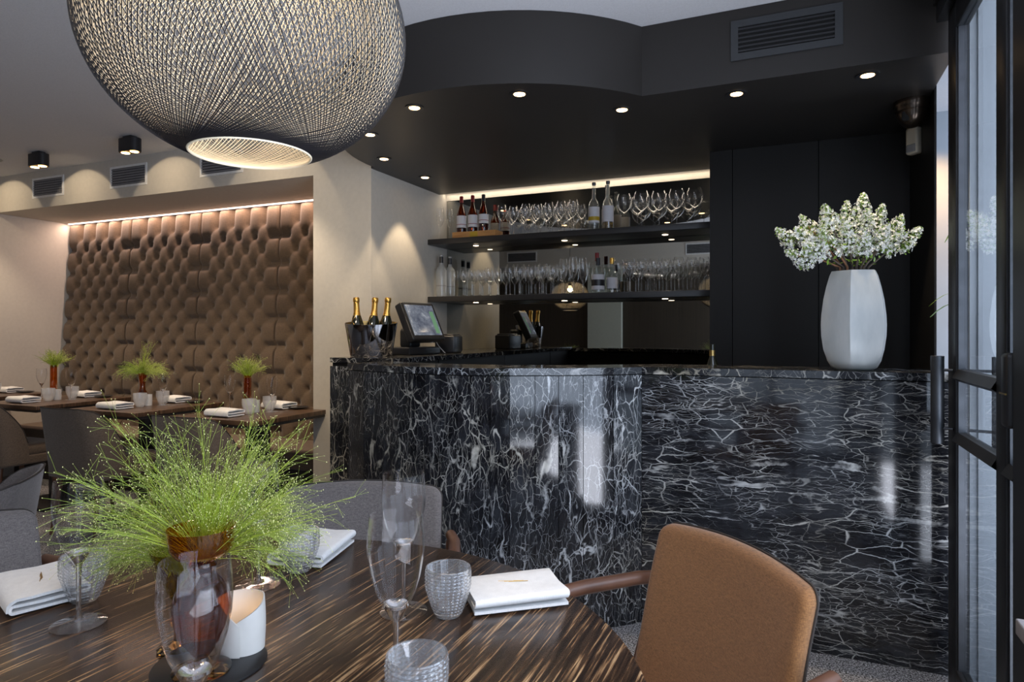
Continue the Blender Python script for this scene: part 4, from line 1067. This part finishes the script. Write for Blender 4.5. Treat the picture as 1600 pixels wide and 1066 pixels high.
for (sx, sy, sz, red) in tw:
    ex = Vector((sx*R2[0]-sy*R2[1], sx*R2[1]+sy*R2[0], sz-.022)); b0 = Vector((ex.x*.18+rnd.uniform(-.01, .01), ex.y*.18, .05)); mid = Vector((ex.x*.25, ex.y*.25, .41))
    P = [b0, b0.lerp(mid, .5), mid, mid.lerp(ex, .55)+Vector((0, 0, .012)), ex]
    MB().tube(P, [.0048, .0045, .0042, .0032, .002], 7).build('branch', 'twig_red' if red else 'twig', lb_)
    ax = (ex-mid).normalized()
    ax = (ax+Vector((0, 0, .15))).normalized(); side = ax.orthogonal().normalized(); s2 = ax.cross(side)
    ln = rnd.uniform(.105, .135); m = MB(); c0 = ex-ax*ln*.55
    for q in range(210):
        f = rnd.random()**.8; rad = .052*(1-f)**.7*(.55+.45*min(1, f*5))+.004; an = rnd.random()*2*PI; rr = rad*math.sqrt(rnd.uniform(.25, 1))
        c = c0+ax*(f*ln)+side*(rr*cos(an))+s2*(rr*sin(an))
        nrm = (side*cos(an)+s2*sin(an)+ax*rnd.uniform(-.2, .9)+Vector((rnd.gauss(0, .3), rnd.gauss(0, .3), rnd.gauss(0, .3)))).normalized()
        u_ = nrm.orthogonal().normalized(); v_ = nrm.cross(u_); ps_ = rnd.uniform(.0048, .0070)*(1-.45*f); tw_ = rnd.random()*PI
        if rnd.random() < .80:
            for k in range(4):
                a = tw_+k*PI/2; d1 = u_*cos(a)+v_*sin(a); d2_ = -u_*sin(a)+v_*cos(a)
                m.add([c-nrm*ps_*.5, c+d1*ps_*.75+d2_*ps_*.48, c+d1*ps_*1.45+nrm*ps_*.1, c+d1*ps_*.75-d2_*ps_*.48], [(0, 1, 2, 3)])
        else:
            grn.add([c+u_*.003, c-u_*.0015+v_*.0026, c-u_*.0015-v_*.0026, c+nrm*.006, c-nrm*.006], [(0, 1, 3), (1, 2, 3), (2, 0, 3), (1, 0, 4), (2, 1, 4), (0, 2, 4)])
        if rnd.random() < .35: grn.tube([c0+ax*(f*ln*.85), c-nrm*.002], .0006, 3, False)
    o = m.build('blossom_cluster', 'petal', lb_, smooth=False, kind='stuff')
    for _ in range(5):
        base = mid.lerp(ex, rnd.uniform(.05, .6)); d = (Vector((rnd.gauss(0, 1), rnd.gauss(0, 1), rnd.gauss(.2, .6)))).normalized(); l_ = rnd.uniform(.018, .032)
        s_ = d.orthogonal().normalized()*l_*.24
        grn.add([base, base+d*l_*.5+s_, base+d*l_, base+d*l_*.5-s_, base+d*l_*.5+Vector((0, 0, -.002))], [(0, 1, 4), (1, 2, 4), (2, 3, 4), (3, 0, 4)])
grn.build('leaves_and_buds', 'leaf', lb_, smooth=False, kind='stuff')

# leafy plant behind the return wall, glimpsed in the gap
pt = thing('potted_plant', 'thin green leaves poking past the black wall end beside the door', 'plant', (.605, 2.98, 0))
MB().lathe([(0, 0), (.05, 0), (.065, .22), (.06, .22), (.05, .20), (0, .20)], 24).build('pot', 'plastic_black', pt)
MB().tube([(0, 0, .20), (0, .01, 1.68)], .004, 6).build('stem', 'twig', pt); pm = MB()
rn = random.Random(4)
for zz in (1.36, 1.40, 1.66):
    for _ in range(7):
        az = rn.random()*2*PI; d = Vector((cos(az), sin(az), .3)); p = Vector((0, 0, zz)); Ls = .13
        A = [p+d*(Ls*k/5)+Vector((0, 0, -.03*(k/5)**2*3)) for k in range(6)]; s_ = Vector((-sin(az), cos(az), 0))
        vs = []
        for k, q in enumerate(A): wd = .006*sin(PI*(k+.3)/5.6); vs += [q+s_*wd, q-s_*wd]
        pm.add(vs, [(2*k, 2*k+1, 2*k+3, 2*k+2) for k in range(5)])
pm.build('foliage', 'leaf', pt, kind='stuff')

# ------------------------------------------------------------------ champagne bucket, bottles, till
bk = thing('champagne_bucket', 'dark polished oval champagne bucket at the left end of the bar', 'bucket', (-2.225, 3.13, 1.1125), math.radians(24))
MB().lathe([(.118, 0), (.120, .004), (.150, .19), (.1475, .1905)], 56, fn=lambda a, r, z: (r*cos(a), r*.72*sin(a), z*(1+.07*sin(a)))).lathe([(0, 0), (.118, 0)], 56, fn=lambda a, r, z: (r*cos(a), r*.72*sin(a), z)).build('outer_shell', 'chrome_dark', bk)
MB().lathe([(.1475, .1905), (.117, .01), (0, .01)], 56, fn=lambda a, r, z: (r*cos(a), r*.72*sin(a), z*(1+.07*sin(a)))).build('gilt_lining', 'gold', bk)
def champ(label, loc, tilt):
    t = thing('champagne_bottle', label, 'bottle', loc, 0, 'champagne bottles in the bucket')
    t.rotation_euler = tilt
    MB().lathe([(0, 0), (.042, 0), (.044, .01), (.044, .13), (.041, .155), (.030, .195), (.021, .222), (.0165, .245), (.015, .26)], 28).build('bottle', 'bottle_dark', t)
    MB().lathe([(.0215, .222), (.0172, .245), (.0158, .285), (.0165, .290), (.0165, .293), (.0155, .296), (.0185, .300), (.0185, .318), (.015, .325), (0, .326)], 24).build('foil', 'gold_foil', t)
    x = MB()
    for s_ in (1, -1):
        x.tube([((.0225+.019*(1-k/10))*cos(-1.9+s_*(-.6+1.2*k/10)), (.0225+.019*(1-k/10))*sin(-1.9+s_*(-.6+1.2*k/10)), .165+.055*k/10) for k in range(11)], .0012, 5)
    x.build('cross_ribbon', 'gold', t)
    MB().lathe([(.0442, .06), (.0442, .12)], 28).build('label_band', 'label', t)
    return t
bz = 1.1125+.011
for lb, dx, tl in (('left champagne bottle in the bucket', -.072, (.03, -.03, 0)), ('middle champagne bottle in the bucket', .0, (-.04, .06, 0)), ('right champagne bottle in the bucket', .070, (.0, .10, 0))):
    champ(lb, (-2.225+dx*.92, 3.13+dx*.40, bz), tl)

pos = thing('till_terminal', 'black touch-screen till standing on the left of the bar', 'till', (-2.17, 3.50, 1.1125), math.radians(80))
MB().bbox(-.14, .15, -.09, .10, 0, .045, .008).build('base', 'plastic_black', pos)
MB().pillow(.10, .12, .12, .02, .02, lambda x, y, z: (x, y*.8+.03, z+.10)).build('stand', 'plastic_black', pos)
tl = math.radians(64)
def scr(x, y, z): return (x, -.055+y*cos(tl)*1.0-z*-sin(tl)*-1, .20+y*sin(tl)+z*cos(tl))
def scr(x, y, z): return (x, -.055+y*cos(tl)+(-z)*sin(tl), .195+y*sin(tl)+z*cos(tl))
scb = MB().pillow(.30, .255, .055, .014, .008, scr).build('screen_housing', 'plastic_black', pos)
MB().pillow(.255, .205, .004, .002, .001, lambda x, y, z: scr(x, y+.004, z+.0285)).build('screen', 'screen', scb)
MB().pillow(.035, .150, .002, .001, .0005, lambda x, y, z: scr(x+.095, y-.012, z+.0312)).build('green_keys', 'screen_green', scb)
cb = MB().tube([(.02, -.07, .10), (.05, -.10, .07), (.09, -.10, .085), (.12, -.10, .05), (.16, -.12, .004)], .0022, 6).build('cable', 'cable', pos)
pr = thing('receipt_printer', 'small black receipt printer behind the till', 'printer', (-2.12, 3.86, 1.1125), math.radians(10))
MB().bbox(-.07, .07, -.09, .09, 0, .115, .012).build('body', 'plastic_black', pr)
MB().bbox(-.055, .055, -.06, .08, .112, .125, .008).build('lid', 'plastic_black', pr)

# small gold-black bottle lying behind the bar near the cabinet
sb = thing('small_bottle', 'small dark bottle with a gold neck behind the bar, left of the black cabinet', 'bottle', (-.362, 3.30, .9))
MB().lathe([(0, 0), (.03, 0), (.032, .01), (.032, .18), (.014, .23), (.013, .29), (0, .292)], 20).build('body', 'bottle_dark', sb)
MB().lathe([(.0335, .10), (.0335, .17)], 20).build('label_band', 'gold', sb)
MB().lathe([(.0150, .235), (.0142, .262)], 20).build('neck_foil', 'gold', sb)

# ------------------------------------------------------------------ shelf bottles and glasses
ZU, ZL = 1.9135, 1.5035
def stem_glass(name, H, R, rimf, bowl, stemr=.0032, seg=18):
    t = thing(name, '', 'glass')
    zb = H*(1-bowl)
    MB().lathe([(.003, zb), (R*.45, zb+.10*(H-zb)), (R*.85, zb+.30*(H-zb)), (R, zb+.5*(H-zb)), (R*.95, zb+.75*(H-zb)), (R*rimf, H)], seg).build('bowl', 'glass_shelf', t)
    MB().lathe([(0, 0), (R*.80, .0006), (R*.80, .0015), (.012, .004), (stemr, .010), (stemr*.85, zb*.6), (stemr, zb*.95), (.0, zb+.003)], seg).build('stem', 'glass_shelf', t)
    return t
big = stem_glass('large_wine_glass', .222, .053, .72, .55); med = stem_glass('wine_glass', .205, .036, .72, .52); sml = stem_glass('port_glass', .188, .0285, .78, .45); tall = stem_glass('flute_glass', .236, .030, .72, .60)
cnt = {}
def sput(key, proto, x, y, z, label, group, sc=1):
    o = dup(proto) if key in cnt else proto; cnt[key] = 1
    o.location = (x, y, z); o['label'] = label; o['group'] = group; o.scale = (sc,)*3
ROWN = ['front', 'middle', 'back']
def rack(key, proto, x0, dx, nxx, ys, z, kind, where, group, stag=.5, jit=.004, sc=1):
    for j, y in enumerate(ys):
        for i in range(nxx - (1 if stag and j == 1 else 0)):
            rn_ = random.Random(hash((key, x0 > 0, i, j)) & 0xffff) if False else random.Random(i*31+j*7+int(abs(x0)*100))
            sput(key, proto, x0+dx*i+(dx*stag if j == 1 else 0)+rn_.uniform(-jit, jit), y+rn_.uniform(-jit, jit), z,
                 '%s %s from the left, %s row, %s' % (ORD[i], kind, ROWN[j] if len(ys) == 3 else ('front', 'back')[j], where), group, sc*rn_.uniform(.97, 1.03))
rack('med', med, -1.845, .086, 7, (4.125, 4.205, 4.285), ZU, 'wine glass', 'upper shelf, left of clear bottles', 'wine glasses on the upper shelf')
rack('big', big, -.995, .110, 5, (4.135, 4.255), ZU, 'large wine glass', 'upper shelf right end', 'large wine glasses on the upper shelf')
rack('sml', sml, -2.215, .066, 6, (4.125, 4.205, 4.285), ZL, 'port glass', 'lower shelf left end', 'port glasses on the lower shelf')
rack('med', med, -1.79, .080, 5, (4.125, 4.205, 4.285), ZL, 'wine glass', 'left cluster of lower shelf', 'wine glasses on the lower shelf')
rack('tall', tall, -1.405, .066, 3, (4.130, 4.235), ZL, 'flute', 'middle of lower shelf', 'flutes on the lower shelf')
rack('med', med, -1.03, .076, 8, (4.115, 4.195, 4.285), ZL, 'wine glass', 'right cluster of lower shelf', 'wine glasses on the right of the lower shelf', jit=.003)
for lb, x, y in (('tall flute glass at the far left end of the upper shelf', -2.345, 4.14), ('tall flute glass beside the pine box on the upper shelf', -2.30, 4.20)):
    sput('tall', tall, x, y, ZU, lb, 'flutes at the left end of the upper shelf')
# wooden box and brandy bottles
wb = thing('wooden_box', 'low pine presentation box under three brandy bottles on the upper shelf', 'box', (-2.06, 4.17, ZU))
MB().prism([(-.17, -.060), (.17, -.060), (.17, .060), (-.17, .060)], 0, .045).build('case', 'box_wood', wb, smooth=False)
MB().box(-.03, .03, -.0615, -.0602, .006, .040).build('gold_label', 'brass_label', wb, smooth=False)
def bottle(name, label, loc, prof, gm, parts, group=None):
    t = thing(name, label, 'bottle', loc, 0, group)
    MB().lathe(prof, 24).build('glass', gm, t)
    for nm, pr_, mt in parts: MB().lathe(pr_, 24).build(nm, mt, t)
    return t
bp = [(0, 0), (.034, .001), (.035, .01), (.035, .120), (.031, .140), (.016, .185), (.0125, .200), (.0125, .258), (0, .26)]
for lb, x, cap, lab in (('left brandy bottle with a red cap on the pine box', -2.185, 'red_cap', (.035, .125)), ('middle brandy bottle with a red cap on the pine box', -2.095, 'red_cap', (.035, .125)), ('brandy bottle with a black cap on the pine box', -2.010, 'black_cap', (.055, .125))):
    bottle('brandy_bottle', lb, (x, 4.165, ZU+.0455), bp, 'brandy', [('label', [(.0356, lab[0]), (.0356, lab[1]-.005)], 'label'), ('label_stripe', [(.0359, lab[0]+.020), (.0359, lab[0]+.024)], 'red_cap'), ('cap', [(.0135, .215), (.0138, .258), (.012, .262), (0, .2625)], cap), ('liquid', [(0, .004), (.033, .004), (.033, .115), (0, .115)], 'brandy')], 'brandy bottles on the pine box')
cpf = [(0, 0), (.034, .001), (.036, .01), (.036, .155), (.030, .180), (.013, .205), (.0115, .22), (.0115, .29), (0, .292)]
for lb, x, y, mt in (('clear flip-top bottle on the upper shelf, leftmost of three', -1.195, 4.13, 'brass_label'), ('clear flip-top bottle with yellow liqueur on the upper shelf', -1.10, 4.125, 'purple_label'), ('clear flip-top bottle half hidden behind its neighbours', -1.135, 4.235, 'purple_label')):
    bottle('flip_top_bottle', lb, (x, y, ZU), cpf, 'clear_bottle', [('label', [(.0366, .045), (.0366, .148)], 'label'), ('label_print', [(.0368, .06), (.0368, .085)], mt) if mt == 'brass_label' else ('liquid', [(0, .004), (.034, .004), (.034, .05), (0, .05)], 'yellow_liquid'), ('stopper', [(.012, .292), (.014, .298), (.013, .31), (0, .313)], 'steel_handle')], 'flip-top bottles on the upper shelf')
vpf = [(0, 0), (.036, .001), (.038, .01), (.038, .185), (.034, .205), (.016, .225), (.014, .235), (.014, .30), (0, .302)]
for lb, x, y in (('frosted vodka bottle nearest the white wall on the lower shelf', -2.335, 4.14), ('frosted vodka bottle behind the first on the lower shelf', -2.325, 4.25)):
    bottle('frosted_bottle', lb, (x, y, ZL), vpf, 'frost_bottle', [('neck_band', [(.0144, .245), (.0144, .29)], 'black_cap'), ('print', [(.0384, .075), (.0384, .083)], 'vent_grey')], 'frosted bottles on the lower shelf')
bottle('labelled_bottle', 'square-shouldered bottle with a dark and white label on the lower shelf', (-1.165, 4.12, ZL), [(0, 0), (.040, .001), (.042, .01), (.042, .130), (.03, .155), (.014, .175), (.0135, .22), (0, .222)], 'clear_bottle',
       [('label', [(.0426, .02), (.0426, .118)], 'label'), ('print', [(.0429, .045), (.0429, .085)], 'black_cap'), ('cap', [(.0145, .18), (.0145, .226), (0, .228)], 'black_cap')])
bottle('labelled_bottle', 'clear bottle with a cork stopper right of the dark-labelled bottle', (-1.085, 4.17, ZL), [(0, 0), (.034, .001), (.035, .01), (.035, .120), (.025, .145), (.012, .165), (.012, .205), (0, .207)], 'clear_bottle',
       [('label', [(.0356, .03), (.0356, .10)], 'label'), ('cork', [(.0125, .19), (.015, .215), (.015, .228), (0, .23)], 'gold_foil')])
bottle('tall_red_top_bottle', 'slim bottle with a red top behind the dark-labelled bottle', (-1.205, 4.24, ZL), [(0, 0), (.034, .001), (.035, .01), (.035, .150), (.025, .18), (.013, .20), (.012, .27), (0, .272)], 'clear_bottle',
       [('cap', [(.0135, .22), (.0135, .275), (0, .277)], 'red_cap')])

tv = vase_bulb(); tv.location = (-2.62, .72, Z); tv['label'] = 'amber vase on the second round table, seen in the mirror'
grass_bouquet('grass_bouquet', 'grass bouquet on the second round table, seen in the mirror', (-2.62, .72, Z+.20), [(120, 0, 360, 30, 85, .06, .15, .5, 5)], 44, .0008, .0014)
